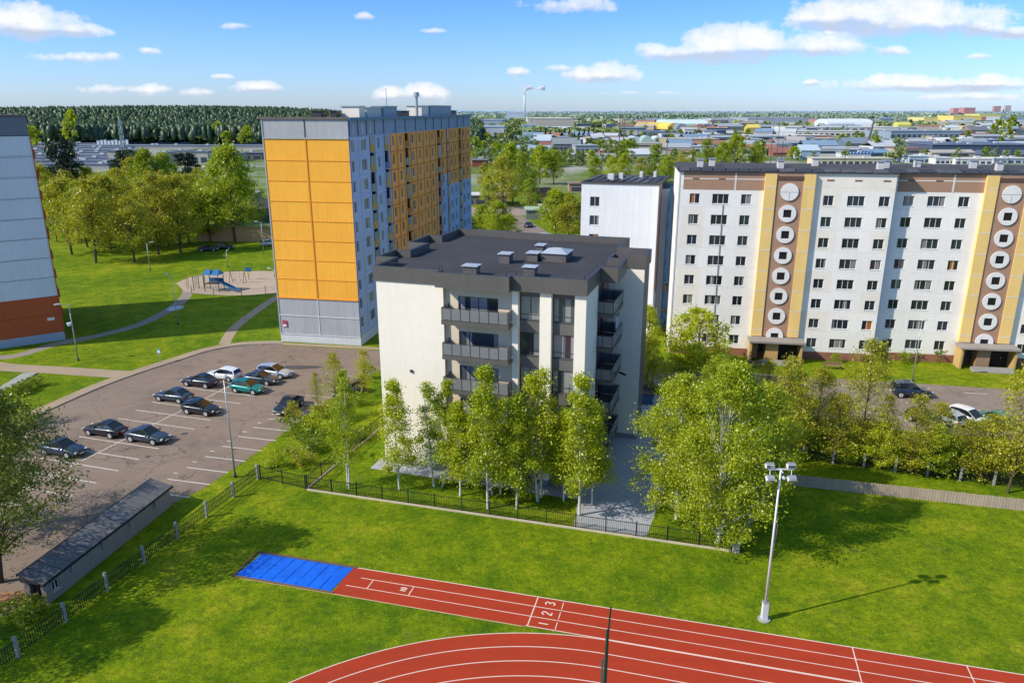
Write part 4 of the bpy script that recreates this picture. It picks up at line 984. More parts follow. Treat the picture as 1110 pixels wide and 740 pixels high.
# gateway with round opening between the two blocks
gc = G(717, 352); groot = thing('gateway', 'beige concrete gateway with a round opening between the white block and the long block', 'gateway', (gc[0]-1.6, gc[1]-2, 0), R(-9))
b = MB(); gm2 = mat('gateway_concrete', (.52, .42, .35), .85, .15, 1); Wg = 3.6; Hg = 6.4; cx, cz, r = Wg/2, 4.3, 1.35; nn = 24
P_ = [(cx+r*math.cos(t*2*PI/nn), cz+r*math.sin(t*2*PI/nn)) for t in range(nn)]
for t in range(nn):
    a = P_[t]; c = P_[(t+1) % nn]
    def ext(p):
        dx, dz = p[0]-cx, p[1]-cz; k = min((Wg/2)/max(abs(dx), 1e-6), ((Hg-cz) if dz > 0 else 1.9)/max(abs(dz), 1e-6)); return (cx+dx*k, cz+dz*k)
    ea, ec = ext(a), ext(c)
    b.face([(a[0], 0, a[1]), (ea[0], 0, ea[1]), (ec[0], 0, ec[1]), (c[0], 0, c[1])], gm2); b.face([(a[0], 0, a[1]), (c[0], 0, c[1]), (c[0], .5, c[1]), (a[0], .5, a[1])], gm2)
    if abs(ea[0]-ec[0]) > .01 and abs(ea[1]-ec[1]) > .01:
        k_ = (Wg if ea[0] > cx or ec[0] > cx and max(ea[0], ec[0]) > Wg/2+.5 else 0, Hg if max(ea[1], ec[1]) > cz else 2.4); b.face([(ea[0], 0, ea[1]), (k_[0], 0, k_[1]), (ec[0], 0, ec[1])], gm2)
b.box(0, .6, 0, .5, 0, 2.4, gm2); b.box(Wg-.6, Wg, 0, .5, 0, 2.4, gm2); b.box(-.1, Wg+.1, -.05, .55, Hg, Hg+.15, conc); b.build('gate_frame', groot)

# ================================================================== CARS
def glossy(name, rgb, metallic=.3):
    m, nt, out = nodes(name); b = N(nt, 'ShaderNodeBsdfPrincipled'); nt.links.new(b.outputs[0], out.inputs[0])
    b.inputs['Base Color'].default_value = (*rgb, 1); b.inputs['Roughness'].default_value = .28; b.inputs['Metallic'].default_value = metallic
    b.inputs['Coat Weight'].default_value = .8; b.inputs['Coat Roughness'].default_value = .05
    vec = N(nt, 'ShaderNodeTexCoord').outputs['Object']; n_ = noise(nt, vec, 3, 4)
    nt.links.new(mixc(nt, math_(nt, 'MULTIPLY', n_, .35), rgb, [min(1, c*1.3+.02) for c in rgb]), b.inputs['Base Color'])
    MATS[name] = m; return m
car_glass, nt_, out_ = nodes('car_glass'); b_ = N(nt_, 'ShaderNodeBsdfPrincipled'); nt_.links.new(b_.outputs[0], out_.inputs[0])
b_.inputs['Base Color'].default_value = (.012, .014, .017, 1); b_.inputs['Roughness'].default_value = .05; b_.inputs['Specular IOR Level'].default_value = .8
tyre_m = mat('tyre_rubber', (.015, .015, .015), .85, .2); rim_m = mat('wheel_rim', (.62, .62, .63), .35, .15, 3, metallic=.3)
head_m = mat('headlight_lens', (.7, .72, .75), .15, .1); tail_m = mat('taillight_lens', (.35, .01, .01), .25, .1); plate_m = mat('number_plate', (.75, .75, .72), .5, .05)
def make_car(style, paintm, label, pos, rz, name='parked_car', group='cars parked on the left lot', scale=.95):
    root = thing(name, label, 'car', (pos[0], pos[1], .012), rz, group); root.scale = (scale,)*3
    # x forward. stations: x, half width, sill z, belt z, deck z
    S = {'sedan': dict(L=4.55, W=.89, top=1.40, st=[(-2.27,.70,.42,.62,.80),(-2.15,.80,.26,.80,.96),(-1.6,.87,.22,.86,1.0),(-.9,.89,.2,.88,.99),(.5,.89,.2,.86,.93),(1.0,.88,.2,.84,.92),(1.7,.85,.22,.74,.80),(2.15,.78,.26,.62,.68),(2.28,.66,.4,.52,.56)], cab=[(-1.75,.99),(-.95,1.37),(.05,1.41),(.98,.90)], rf=(-.95,.1)),
         'hatch': dict(L=4.1, W=.87, top=1.46, st=[(-2.05,.72,.42,.70,.86),(-1.98,.80,.26,.90,1.0),(-1.5,.86,.22,.92,1.02),(-.6,.87,.2,.90,.99),(.5,.87,.2,.88,.95),(.95,.86,.2,.86,.94),(1.6,.83,.22,.76,.84),(1.95,.76,.26,.64,.72),(2.07,.64,.4,.52,.58)], cab=[(-1.97,1.0),(-1.6,1.38),(0,1.47),(1.0,.92)], rf=(-1.6,.05)),
         'wagon': dict(L=4.5, W=.88, top=1.46, st=[(-2.25,.74,.42,.72,.88),(-2.18,.82,.26,.92,1.02),(-1.6,.87,.22,.92,1.03),(-.6,.88,.2,.90,1.0),(.5,.88,.2,.88,.95),(1.0,.87,.2,.86,.94),(1.7,.84,.22,.76,.84),(2.12,.77,.26,.64,.72),(2.24,.66,.4,.52,.58)], cab=[(-2.17,1.02),(-1.9,1.40),(0,1.48),(1.05,.92)], rf=(-1.88,.1)),
         'suv': dict(L=4.4, W=.92, top=1.72, st=[(-2.2,.78,.5,.85,1.02),(-2.12,.86,.34,1.05,1.14),(-1.5,.91,.32,1.06,1.16),(-.6,.92,.3,1.05,1.14),(.5,.92,.3,1.03,1.1),(1.0,.91,.3,1.0,1.08),(1.7,.88,.32,.92,1.0),(2.08,.82,.36,.78,.86),(2.2,.7,.48,.62,.7)], cab=[(-2.12,1.13),(-1.85,1.64),(0,1.74),(.95,1.07)], rf=(-1.85,.0)),
         'van': dict(L=5.0, W=.96, top=2.1, st=[(-2.5,.86,.5,1.2,1.4),(-2.42,.92,.34,1.25,1.42),(-1.5,.96,.32,1.25,1.42),(-.6,.96,.3,1.25,1.42),(.6,.96,.3,1.22,1.38),(1.3,.95,.3,1.15,1.25),(2.0,.92,.32,.95,1.05),(2.4,.84,.36,.8,.9),(2.5,.7,.48,.62,.7)], cab=[(-2.45,1.4),(-2.4,2.0),(.6,2.1),(1.75,1.15)], rf=(-2.38,.65))}[style]
    b = MB(); st = S['st']; prof = []
    for x, w, zs_, zb, zd in st:
        prof.append([(x,-w*.9,zs_),(x,-w,zs_+.14),(x,-w,(zs_+zb)/2+.05),(x,-w*.96,zb),(x,-w*.82,zd-.02),(x,0,zd+.025),(x,w*.82,zd-.02),(x,w*.96,zb),(x,w,(zs_+zb)/2+.05),(x,w,zs_+.14),(x,w*.9,zs_)])
    n = len(prof[0]); b.v = [p for pr_ in prof for p in pr_]; k = b.mi(paintm); kd = b.mi(black_iron)
    for i in range(len(prof)-1):
        for j in range(n): b.f.append((i*n+j, (i+1)*n+j, (i+1)*n+(j+1) % n, i*n+(j+1) % n)); b.m.append(kd if j == n-1 else k)
    b.f.append(tuple(range(n))); b.m.append(k); b.f.append(tuple(reversed([(len(prof)-1)*n+j for j in range(n)]))); b.m.append(k)
    body = b.build('body', root, smooth=True)
    sub = body.modifiers.new('round', 'SUBSURF'); sub.levels = 1; sub.render_levels = 1
    # glasshouse
    c0, c1, c2, c3 = S['cab']; W = S['W']; b = MB(); k = b.mi(car_glass)
    def ring(x, z, w): return [(x, -w, z), (x, w, z)]
    low = [(c0[0], W*.80, c0[1]-.03), (c3[0], W*.82, c3[1]-.03)]
    up = [(c1[0], W*.66, c1[1]), (c2[0], W*.68, c2[1])]
    A = [(low[0][0], -low[0][1], low[0][2]), (low[1][0], -low[1][1], low[1][2]), (low[1][0], low[1][1], low[1][2]), (low[0][0], low[0][1], low[0][2])]
    B = [(up[0][0], -up[0][1], up[0][2]), (up[1][0], -up[1][1], up[1][2]), (up[1][0], up[1][1], up[1][2]), (up[0][0], up[0][1], up[0][2])]
    # widen lower side line in the middle
    for q in ((0, 1), (1, 2), (2, 3), (3, 0)): b.face([A[q[0]], A[q[1]], B[q[1]], B[q[0]]], car_glass)
    b.build('window', root)
    b = MB(); e = .012; rm = paintm
    xs_ = [up[0][0]-.05, up[0][0]+.35, (up[0][0]+up[1][0])/2, up[1][0]-.2, up[1][0]+.05]; zz = [up[0][2], up[0][2]+.05, max(up[0][2], up[1][2])+.05, up[1][2]+.05, up[1][2]+.0]
    for i in range(4):
        w0 = up[0][1]+.02; b.face([(xs_[i], -w0, zz[i]), (xs_[i+1], -w0, zz[i+1]), (xs_[i+1], 0, zz[i+1]+.03), (xs_[i], 0, zz[i]+.03)], rm); b.face([(xs_[i], 0, zz[i]+.03), (xs_[i+1], 0, zz[i+1]+.03), (xs_[i+1], w0, zz[i+1]), (xs_[i], w0, zz[i])], rm)
        for s in (-1, 1): b.face([(xs_[i], s*w0, zz[i]), (xs_[i+1], s*w0, zz[i+1]), (xs_[i+1], s*(w0+.012), zz[i+1]-.07), (xs_[i], s*(w0+.012), zz[i]-.07)], rm)
    b.build('roof', root)
    b = MB()
    for s in (-1, 1):
        for pa, pb, w in ((A[1], B[1], .07), (A[0], B[0], .12 if style != 'van' else 1.6)):
            a = Vector((pa[0], pa[1]*-s, pa[2])); c = Vector((pb[0], pb[1]*-s, pb[2])); o_ = Vector((0, -s*-.008, 0)); sg = 1 if pa is A[0] else -1
            b.face([a+Vector((0, s*.01, 0)), a+Vector((sg*w*1.3, s*.01, 0)), c+Vector((sg*w, s*.01, .01)), c+Vector((0, s*.01, .01))], paintm)
        xm = .5*(c1[0]+c2[0])+.05; t_ = (xm-low[0][0])/(low[1][0]-low[0][0])
        b.face([(xm-.05, s*(W*.81+.012), max(low[0][2], low[1][2])-.04), (xm+.05, s*(W*.81+.012), max(low[0][2], low[1][2])-.04), (xm+.04, s*(W*.67+.012), max(c1[1], c2[1])), (xm-.04, s*(W*.67+.012), max(c1[1], c2[1]))], black_iron)
    b.build('pillar', root)
    Lh = S['L']/2; wx = (Lh*.585, -Lh*.60); wr = .33 if style not in ('suv', 'van') else .37
    for x in wx:
        for s in (-1, 1):
            b = MB(); b.tube((0, -s*.09, 0), (0, s*.115, 0), wr, wr, tyre_m, 18); w_ = b.build('wheel', root, loc=(x, s*(W-.11), wr))
            b = MB(); b.tube((0, s*.10, 0), (0, s*.125, 0), wr*.68, wr*.62, rim_m, 14); b.tube((0, s*.12, 0), (0, s*.135, 0), wr*.2, wr*.15, dark_metal, 8); b.build('rim', w_)
            b = MB(); b.tube((0, -s*.02, 0), (0, s*.012, 0), wr+.065, wr+.065, black_iron, 18); b.build('wheel_arch', root, loc=(x, s*(W-.005), wr+.02))
    xf, xb = st[-1][0], st[0][0]; zf = st[-2][3]; zbk = st[1][3]
    for s in (-1, 1):
        b = MB(); b.box(-.09, .09, -.16, .16, -.07, .05, head_m); h_ = b.build('headlight', root, loc=(xf-.12, s*.56, zf-.02), rz=s*-.5)
        b = MB(); b.box(-.05, .05, -.15, .15, -.08, .08, tail_m); b.build('taillight', root, loc=(xb+.08, s*.60, zbk-.08), rz=s*.35)
        b = MB(); b.box(-.06, .06, -.09, .09, 0, .13, paintm); b.build('mirror', root, loc=(c3[0]-.25, s*(W+.07), c3[1]+.02))
    b = MB(); b.box(xf-.02, xf+.03, -.26, .26, .34, .45, plate_m); b.build('number_plate', root)
    b = MB(); b.box(xb-.035, xb+.02, -.26, .26, .58, .69, plate_m); b.build('number_plate', root)
    b = MB(); b.box(xf-.06, xf+.02, -.45, .45, .47, .56, black_iron); b.build('grille', root)
    return root
blk = glossy('paint_black', (.012, .013, .016)); nav = glossy('paint_navy', (.02, .035, .07)); nav2 = glossy('paint_dark_grey_blue', (.035, .05, .07)); sil = glossy('paint_silver', (.45, .50, .56)); wht = glossy('paint_white', (.72, .74, .76), 0); teal = glossy('paint_teal', (.0, .20, .17)); grf = glossy('paint_graphite', (.06, .065, .075))
aR = R(-17); aL = R(163)
LC = [((68, 492), 'sedan', nav, aR, 'dark blue saloon nearest the bottom left, half under the overhanging tree'),
 ((114, 471), 'sedan', blk, aL, 'black saloon at the head of the lone pair near the left kerb'),
 ((160, 478), 'sedan', nav2, aR, 'black saloon right behind the lone pair, casting a shadow on the empty bay'),
 ((188, 434), 'sedan', nav2, aL, 'dark blue grey saloon left of the black hatchback by the kerb side'),
 ((218, 448), 'hatch', blk, aR, 'black hatchback standing just left of the tall parking lamp'),
 ((217, 418), 'sedan', blk, aL, 'glossy black saloon directly in front of the white estate'),
 ((242, 411), 'wagon', wht, aL, 'white estate car at the back left of the parked group'),
 ((269, 425), 'hatch', teal, aR, 'teal green hatchback in the middle of the lot'),
 ((283, 415), 'sedan', nav2, aR, 'dark blue car between the teal hatchback and the silver car'),
 ((298, 408), 'wagon', sil, aR, 'silver estate car farthest from the camera in the parked group')]
for (px, st_, pm, a, lb) in LC:
    p = G(*px); make_car(st_, pm, lb, (p[0], p[1]+.15), a)
p = G(311, 447); make_car('sedan', blk, 'black car nosing out beside the leafy bush on the right bay row', (p[0], p[1]+.8), R(-103), group='cars parked on the left lot')
p = G(378, 428); make_car('hatch', grf, 'grey car half hidden by shrubs beside the white wall', (p[0], p[1]), R(-120), group='cars parked on the left lot')
GR = 'cars in the street at the right'
p = G(989, 431); make_car('suv', nav, 'dark blue off-road car driving on the street before the right block', (p[0], p[1]+.5), R(-8), group=GR)
p = G(1003, 459); make_car('hatch', blk, 'black car parked behind the street trees, leftmost of the row', (p[0], p[1]), R(-60), group=GR)
p = G(1030, 459); make_car('hatch', sil, 'silver car parked second in the row behind the street trees', (p[0]-.3, p[1]+.3), R(110), group=GR)
p = G(1054, 459); make_car('wagon', wht, 'white car parked third in the row behind the street trees', (p[0]-.2, p[1]+.2), R(-65), group=GR)
p = G(1076, 459); make_car('hatch', teal, 'dark green car parked rightmost in the row behind the street trees', (p[0], p[1]), R(115), group=GR)
p = G(820, 434); make_car('hatch', grf, 'dark car under the trees on the left end of the street', (p[0], p[1]), R(-60), group=GR)
p = G(845, 437); make_car('sedan', nav, 'dark saloon glimpsed between the yellow green street trees', (p[0], p[1]), R(-60), group=GR)
GB = 'cars beyond the apartment blocks'
p = G(587, 262); make_car('van', wht, 'white van peeking over the dark roof of the new block', p, R(175), name='parked_van', group=GB)
p = G(573, 246); make_car('sedan', nav, 'dark blue car on the yard behind the new block', p, R(75), group=GB)
p = G(226, 272); make_car('sedan', nav, 'dark car parked behind the playground, left one', p, R(10), group=GB)
p = G(243, 270); make_car('sedan', blk, 'black car parked behind the playground, right one', p, R(5), group=GB)
p = G(293, 266); make_car('wagon', sil, 'pale car parked behind the orange block corner', p, R(40), group=GB)
for i, u in enumerate((516, 530)):
    p = G(u, 217); make_car('hatch', (wht, grf)[i], ('white car beyond the orange block, left one', 'grey car beyond the orange block, right one')[i], p, R(5), group=GB)
# tipped wheelie bins by the right driveway, low curved yard tank
def bin_(p, label, m):
    r = thing('waste_container', label, 'container', (p[0], p[1], 0), R(-15)); b = MB()
    b.prism([(-.6, -.45), (.6, -.45), (.6, .45), (-.6, .45)], .1, 1.1, m, bottom=True); b.build('body', r); b = MB(); b.box(-.65, .65, -.5, .5, 1.1, 1.18, dark_metal); b.build('lid', r)
    for x in (-.5, .5):
        b = MB(); b.tube((x, -.4, .1), (x, -.3, .1), .1, .1, tyre_m, 8); b.build('wheel', r)
bin_(G(702, 437), 'blue waste container at the corner of the paved drive, front one', mat('bin_blue', (.05, .12, .25), .5, .1)); bin_(G(700, 429), 'grey waste container at the corner of the paved drive, rear one', mat('bin_grey', (.12, .13, .14), .5, .1))

# ================================================================== TREES
leaf_bright = leaf_mat('leaves_bright', (.19, .30, .004), (.58, .62, .012), .45)
leaf_birch = leaf_mat('leaves_birch', (.17, .26, .004), (.50, .56, .012), .45)
leaf_spring = leaf_mat('leaves_spring', (.19, .23, .006), (.56, .54, .02), .42, warm=(.46, .38, .02))
leaf_mid = leaf_mat('leaves_mid', (.08, .16, .005), (.36, .44, .012), .38)
leaf_dark = leaf_mat('leaves_dark', (.012, .03, .008), (.055, .09, .015), .2)
leaf_pine = leaf_mat('pine_needles', (.010, .026, .012), (.045, .075, .028), .12)
leaf_far = leaf_mat('leaves_far', (.13, .19, .06), (.36, .43, .13), .3)  # lightened greens, distance haze put into the leaf colour
leaf_hazy = leaf_mat('leaves_hazy', (.20, .29, .21), (.36, .46, .30), .3)  # paler still, more haze in the leaf colour
def tree_meshes(seed, h, cr, base, ncl, lpc, leaf, tr, lm, bm, shape='oval', spread=.33, multi=1, limbs=True, lean=0, droop=0, flat=1.0):
    rg = random.Random(seed); tb = MB(); cb = MB()
    stems = []
    for s in range(multi):
        a = rg.random()*6.28; off = 0 if multi == 1 else .35
        pts = [Vector((math.cos(a)*off, math.sin(a)*off, 0))]; top = h*(.93 if s == 0 else rg.uniform(.6, .85)); n = 6
        dx = rg.uniform(-1, 1)*lean; dy = rg.uniform(-1, 1)*lean
        for i in range(1, n+1):
            t = i/n; pts.append(Vector((math.cos(a)*off*(1+t*2)+dx*t+rg.uniform(-.05, .05)*h*.12, math.sin(a)*off*(1+t*2)+dy*t+rg.uniform(-.05, .05)*h*.12, top*t)))
        for i in range(n): tb.tube(pts[i], pts[i+1], tr*(1-.85*i/n), tr*(1-.85*(i+1)/n), bm, 7, cap=False)
        stems.append(pts)
    kl = cb.mi(lm)
    for c in range(ncl):
        t = rg.random()**.85 if shape != 'round' else rg.random(); z = base+(h-base)*t
        if shape == 'oval': pr = math.sin(PI*min(.96, (t*.80+.18)))**.75
        elif shape == 'column': pr = (1-t)**.55*min(1, .45+t*4)
        elif shape == 'cone': pr = (1-t)**.9
        elif shape == 'umbrella': pr = min(1, .4+t*1.1)*(1 if t < .8 else .75)
        else: pr = math.sqrt(max(.05, 1-(2*t-1)**2))
        rr = cr*pr*math.sqrt(rg.random())*rg.uniform(.75, 1.12); a = rg.random()*6.28
        st = stems[rg.randrange(multi)]; k = min(5, int(z/h*6)); ax = st[k].lerp(st[k+1], z/h*6-k) if k < 6 else st[-1]
        cpt = Vector((ax.x*.7+rr*math.cos(a), ax.y*.7+rr*math.sin(a), z-droop*rr))
        if limbs and c % 2 == 0:
            zz = max(base*.6, z-rr*rg.uniform(.5, 1.0)); k = min(5, int(zz/h*6)); p0 = st[k].lerp(st[k+1], zz/h*6-k); mid = p0.lerp(cpt, .55)+Vector((0, 0, rr*.08))
            r0 = tr*.32*(1-t*.6); lb_ = bark; tb.tube(p0, mid, r0, r0*.6, lb_, 4, cap=False); tb.tube(mid, cpt, r0*.6, r0*.2, lb_, 4, cap=False)
        sp = cr*spread*rg.uniform(.55, 1.15)*(.5+.5*pr)
        for q in range(int(lpc*rg.uniform(.5, 1.4))):
            d = Vector((rg.gauss(0, 1), rg.gauss(0, 1), rg.gauss(0, .75*flat)))*sp*.55; p = cpt+d
            if p.z < base*.55: continue
            n1 = Vector((rg.gauss(0, 1), rg.gauss(0, 1), rg.gauss(0, 1)+.4)).normalized(); u = n1.orthogonal().normalized(); w = n1.cross(u); an = rg.random()*6.28
            u, w = u*math.cos(an)+w*math.sin(an), w*math.cos(an)-u*math.sin(an); s_ = leaf*rg.uniform(.5, 1.25)
            i = len(cb.v); cb.v.extend([tuple(p-u*s_), tuple(p+w*s_*.62), tuple(p+u*s_), tuple(p-w*s_*.62)]); cb.f.append((i, i+1, i+2, i+3)); cb.m.append(kl)
    def me(b, nm, smo=False):
        q = bpy.data.meshes.new(nm); q.from_pydata(b.v, [], b.f)
        for m in b.mats: q.materials.append(m)
        if smo: q.polygons.foreach_set('use_smooth', [True]*len(b.f))
        q.update(); return q
    return me(tb, 'trunk', True), me(cb, 'crown')
def plant(protos, name, label, cat, x, y, s=1.0, rz=None, group=None, sz=None, z=0):
    tm, cm_ = protos
    r = thing(name, label, cat, (x, y, z), random.random()*6.28 if rz is None else rz, group); r.scale = (s, s, sz or s)
    link('trunk', tm, r); link('crown', cm_, r); return r
leaf_olive = leaf_mat('leaves_olive', (.07, .11, .008), (.28, .32, .03), .35)
T = {}
T['asp'] = [tree_meshes(11+i, 9.5, 1.75, 1.9, 70, 180, .085, .10, leaf_bright, bark_white, 'column', .42, lean=.25, multi=(1, 2, 1)[i]) for i in range(3)]
T['birch'] = [tree_meshes(31+i, 12.5, 4.1, 1.5, 200, 230, .09, .17, leaf_birch, bark_white, 'oval', .22, lean=.8, multi=(2, 1)[i], droop=.12) for i in range(2)]
T['sparse'] = [tree_meshes(51+i, 10, 2.7, 2.0, 110, 60, .095, .12, leaf_spring, bark, 'oval', .30, lean=.5, multi=1+i % 2) for i in range(3)]
T['thick'] = [tree_meshes(71+i, 9, 3.2, 1.4, 100, 95, .13, .15, (leaf_mid, leaf_bright)[i], bark, 'oval', .28, lean=.5) for i in range(2)]
T['yellow'] = [tree_meshes(81+i, 10, 3.6, 2.0, 110, 90, .16, .17, leaf_birch, bark, 'oval', .27, lean=.6) for i in range(3)]
T['springbig'] = [tree_meshes(91+i, 12, 4.2, 2.2, 110, 80, .16, .2, leaf_spring, bark, 'oval', .27, lean=.8) for i in range(3)]
T['bush'] = [tree_meshes(101+i, 2.4, 1.5, .15, 22, 60, .12, .04, (leaf_mid, leaf_spring, leaf_bright)[i], bark, 'round', .4, multi=3) for i in range(3)]
T['pine'] = [tree_meshes(121+i, 12, 3.6, 4.5, 70, 110, .22, .22, leaf_pine, bark, 'umbrella', .28, lean=.5, flat=.6) for i in range(2)]
T['willow'] = [tree_meshes(131, 8.5, 3.6, 1.0, 110, 80, .16, .18, leaf_bright, bark, 'round', .24, lean=.6, droop=.25)]
T['shade'] = [tree_meshes(141+i, 13, 5.2, 3.0, 190, 130, .105, .2, leaf_olive, bark, 'oval', .2, lean=1.2) for i in range(2)]
T['fir'] = [tree_meshes(151, 11, 2.3, .8, 60, 50, .22, .14, leaf_dark, bark, 'cone', .3)]
T['distant'] = [tree_meshes(161+i, 9, 3.7, 1.2, 26, 22, .62, .18, (leaf_far, leaf_mid, leaf_far, leaf_birch)[i], bark, ('oval', 'round', 'column', 'round')[i], .34, limbs=False) for i in range(4)]
T['distpine'] = [tree_meshes(171, 13, 3, 2.5, 24, 24, .6, .18, leaf_pine, bark, 'cone', .36, limbs=False)]
# --- birches before the new block: pixel of the trunk base, pixel of the top
FB = [((433, 531), 417, 0, 1.0, 'slender young birch at the left corner of the white block wall'),
 ((475, 527), 416, 1, 1.0, 'young twin-stemmed birch in front of the blank white wall, second from the left corner'),
 ((499, 537), 440, 2, 1.05, 'young birch before the left end of the balconies'),
 ((529, 551), 404, 0, 1.15, 'tallest young birch directly in front of the glass balconies, curved white trunk'),
 ((538, 536), 436, 1, .95, 'young birch behind the tallest one, close under the balconies'),
 ((560, 551), 432, 2, 1.05, 'young birch before the narrow white pier right of the balconies'),
 ((586, 541), 408, 1, 1.2, 'broad young birch in front of the two window bays'),
 ((611, 543), 446, 2, .85, 'small young birch between the window bays and the right corner'),
 ((628, 558), 412, 0, 1.2, 'young birch at the right front corner of the new block'),
 ((642, 545), 440, 2, 1.0, 'rearmost young birch at the edge of the paved drive')]
for (bp_, vt, k, sx_, lb) in FB:
    p = G(*bp_); hh = ZA(bp_[0], vt, p[1])/9.3; plant(T['asp'][k], 'birch_tree', lb, 'tree', p[0], p[1], sx_*1.0, sz=hh, group='young birches before the new block')
for bp_, vt, lb, k, s in (((377, 528), 410, 'lone young birch left of the white block in front of the diagonal fence', 1, .8),):
    p = G(*bp_); plant(T['asp'][k], 'birch_tree', lb, 'tree', p[0], p[1], s, sz=ZA(bp_[0], vt, p[1])/9.3)
for bp_, vt, k, s, lb in (((783, 590), 398, 0, 1.0, 'largest full birch with a pale trunk behind the iron fence corner'), ((733, 562), 408, 1, .82, 'left birch of the big clump, overhanging the paved drive'), ((818, 540), 418, 1, .80, 'right rear birch of the big clump by the slanting wall'), ((770, 545), 392, 0, .85, 'birch at the back of the big clump')):
    p = G(*bp_); plant(T['birch'][k], 'birch_tree', lb, 'tree', p[0], p[1], s, sz=ZA(bp_[0], vt, p[1])/12.3, group='big birches right of the new block')
p = G(752, 402); plant(T['willow'][0], 'willow_tree', 'bright drooping tree against the left end of the right block', 'tree', p[0], p[1], 1.05, sz=.95)
# --- street trees on the right
ST = [(705, 425, 380, 'bush', 1, 1.4), (850, 505, 392, 'sparse', 0, .95), (877, 490, 400, 'sparse', 1, .8), (905, 503, 430, 'sparse', 1, .72), (932, 500, 372, 'sparse', 2, .95), (955, 508, 460, 'thick', 1, .5), (985, 512, 432, 'sparse', 0, .8), (1010, 515, 462, 'thick', 1, .5), (1040, 518, 456, 'sparse', 2, .7), (1060, 520, 450, 'sparse', 1, .75), (1092, 534, 395, 'sparse', 2, .95), (1120, 532, 420, 'sparse', 0, 1.0), (842, 480, 425, 'thick', 1, .7), (862, 470, 405, 'thick', 0, .6), (700, 400, 335, 'thick', 1, .6), (835, 425, 392, 'sparse', 1, .6)]
SL = ['leafy bush clump at the far end of the paved drive', 'thin leaved spring tree at the left end of the street fence', 'sparse spring tree second along the street fence', 'yellow green tree with low crown left of the tall bare tree', 'tall nearly bare spring tree reaching to the white facade', 'low dense green tree right of the tall bare one', 'sparse tree in front of the parked street cars', 'low green tree below the black street car', 'low green tree before the white street car', 'sparse yellowish tree before the rightmost parked car', 'orange barked sparse tree at the right edge of the lawn', 'spring tree cut by the right edge of the photo', 'dense tree just right of the big birch clump', 'green tree behind the first street tree', 'green tree in the gap behind the new block', 'sparse tree by the left entrance of the right block']
for (u, v, vt, kd, k, s), lb in zip(ST, SL):
    p = G(u, v); H_ = {'sparse': 9.8, 'thick': 8.8, 'bush': 2.4}[kd]; plant(T[kd][k], 'street_tree' if kd != 'bush' else 'bush', lb, 'tree' if kd != 'bush' else 'bush', p[0], p[1], s, sz=ZA(u, vt, p[1])/H_)
# low shrubs under the street trees (individually placed, alike)
for i in range(24):
    t = i/23; u = 838+t*290; v = 486+t*34+random.uniform(-8, 6); p = G(u, v)
    plant(T['bush'][random.choice((0, 1, 2))], 'bush', 'leafy green shrub in the row under the street trees behind the railing', 'bush', p[0], p[1], random.uniform(.8, 1.3), sz=random.uniform(.6, 1.4), group='shrubs under the street trees')
    if i % 4 == 1: q = G(u+5, v-6); plant(T['sparse'][i % 3], 'young_tree', 'feathery young spring tree in the uneven row along the street fence', 'tree', q[0], q[1], random.uniform(.45, .68), sz=random.uniform(.4, .66), group='young trees along the street fence')
for i in range(9):
    p = G(905+i*14+random.uniform(-5, 5), 388+random.uniform(0, 6)); plant(T['bush'][random.choice((0, 2))], 'bush', 'low shrub at the foot of the right block wall', 'bush', p[0], p[1], random.uniform(.35, .7), group='shrubs along the right block')
# --- shrubs left of the new block
for u, v, s, k, lb in ((322, 470, 1.1, 0, 'leafy shrub over the end of the right bay row'), (318, 452, .85, 1, 'brownish bush beside the black nosing car'), (345, 470, 1.2, 2, 'bright green shrub on the bank between lot and birch'), (340, 492, 1.2, 0, 'green shrub low on the bank by the fence corner'), (366, 480, 1.25, 2, 'bushy shrub right behind the lone birch'), (325, 505, 1.0, 1, 'yellow green shrub near the end of the short iron fence'), (352, 452, 1.0, 1, 'yellowish shrub above the bank'), (372, 455, 1.0, 2, 'shrub in the middle of the bank below the grey car'), (392, 478, .8, 0, 'shrub near the foot of the white wall'), (300, 505, .9, 2, 'low bush by the parking edge at the fence corner'), (395, 410, 1.1, 2, 'shrub by the top left of the white wall'), (388, 440, .8, 0, 'small shrub beside the grey car')):
    p = G(u, v); plant(T['bush'][k], 'bush', lb, 'bush', p[0], p[1], s*.72, group='shrubs on the bank beside the lot')
for u, v, vt, k, s, lb in ((363, 455, 385, 1, .5, 'thin spring sapling rising over the bank'), (345, 440, 405, 0, .35, 'small spring sapling at the bay row end'), (396, 430, 380, 2, .45, 'thin sapling beside the white wall')):
    p = G(u, v); plant(T['sparse'][k], 'sapling', lb, 'tree', p[0], p[1], s, sz=ZA(u, vt, p[1])/9.8)
# --- trees at the bottom left and the ones that throw the lawn shadows
plant(T['shade'][0], 'shade_tree', 'large leafy tree hanging in from the left edge above the shed', 'tree', -34.0, 43.6, 1.05)
plant(T['shade'][1], 'shade_tree', 'tree just outside the bottom left corner shading the shed', 'tree', -36.5, 34.5, .9)
plant(T['shade'][0], 'shade_tree', 'tree at the left edge beyond the empty bays', 'tree', -38.9, 49.8, .8, sz=.75)
p = G(8, 462); plant(T['bush'][0], 'bush', 'dark hedge bush by the small slab at the left edge', 'bush', p[0], p[1], 1.3)
for i in range(5):
    p = G(12+i*7, 428-i*2.8+2); plant(T['bush'][0], 'bush', 'clipped low hedge bush beside the concrete slab at left', 'bush', p[0], p[1], .5, group='low hedge at the left')
b = MB(); a_, c_ = G(5, 422), G(33, 405); b.bar((*a_, 0), (*c_, 0), 1.6, .15, conc); tag(b.build('concrete_slab'), 'narrow concrete slab lying in the grass at the left edge', 'slab')
p = G(2, 655); 
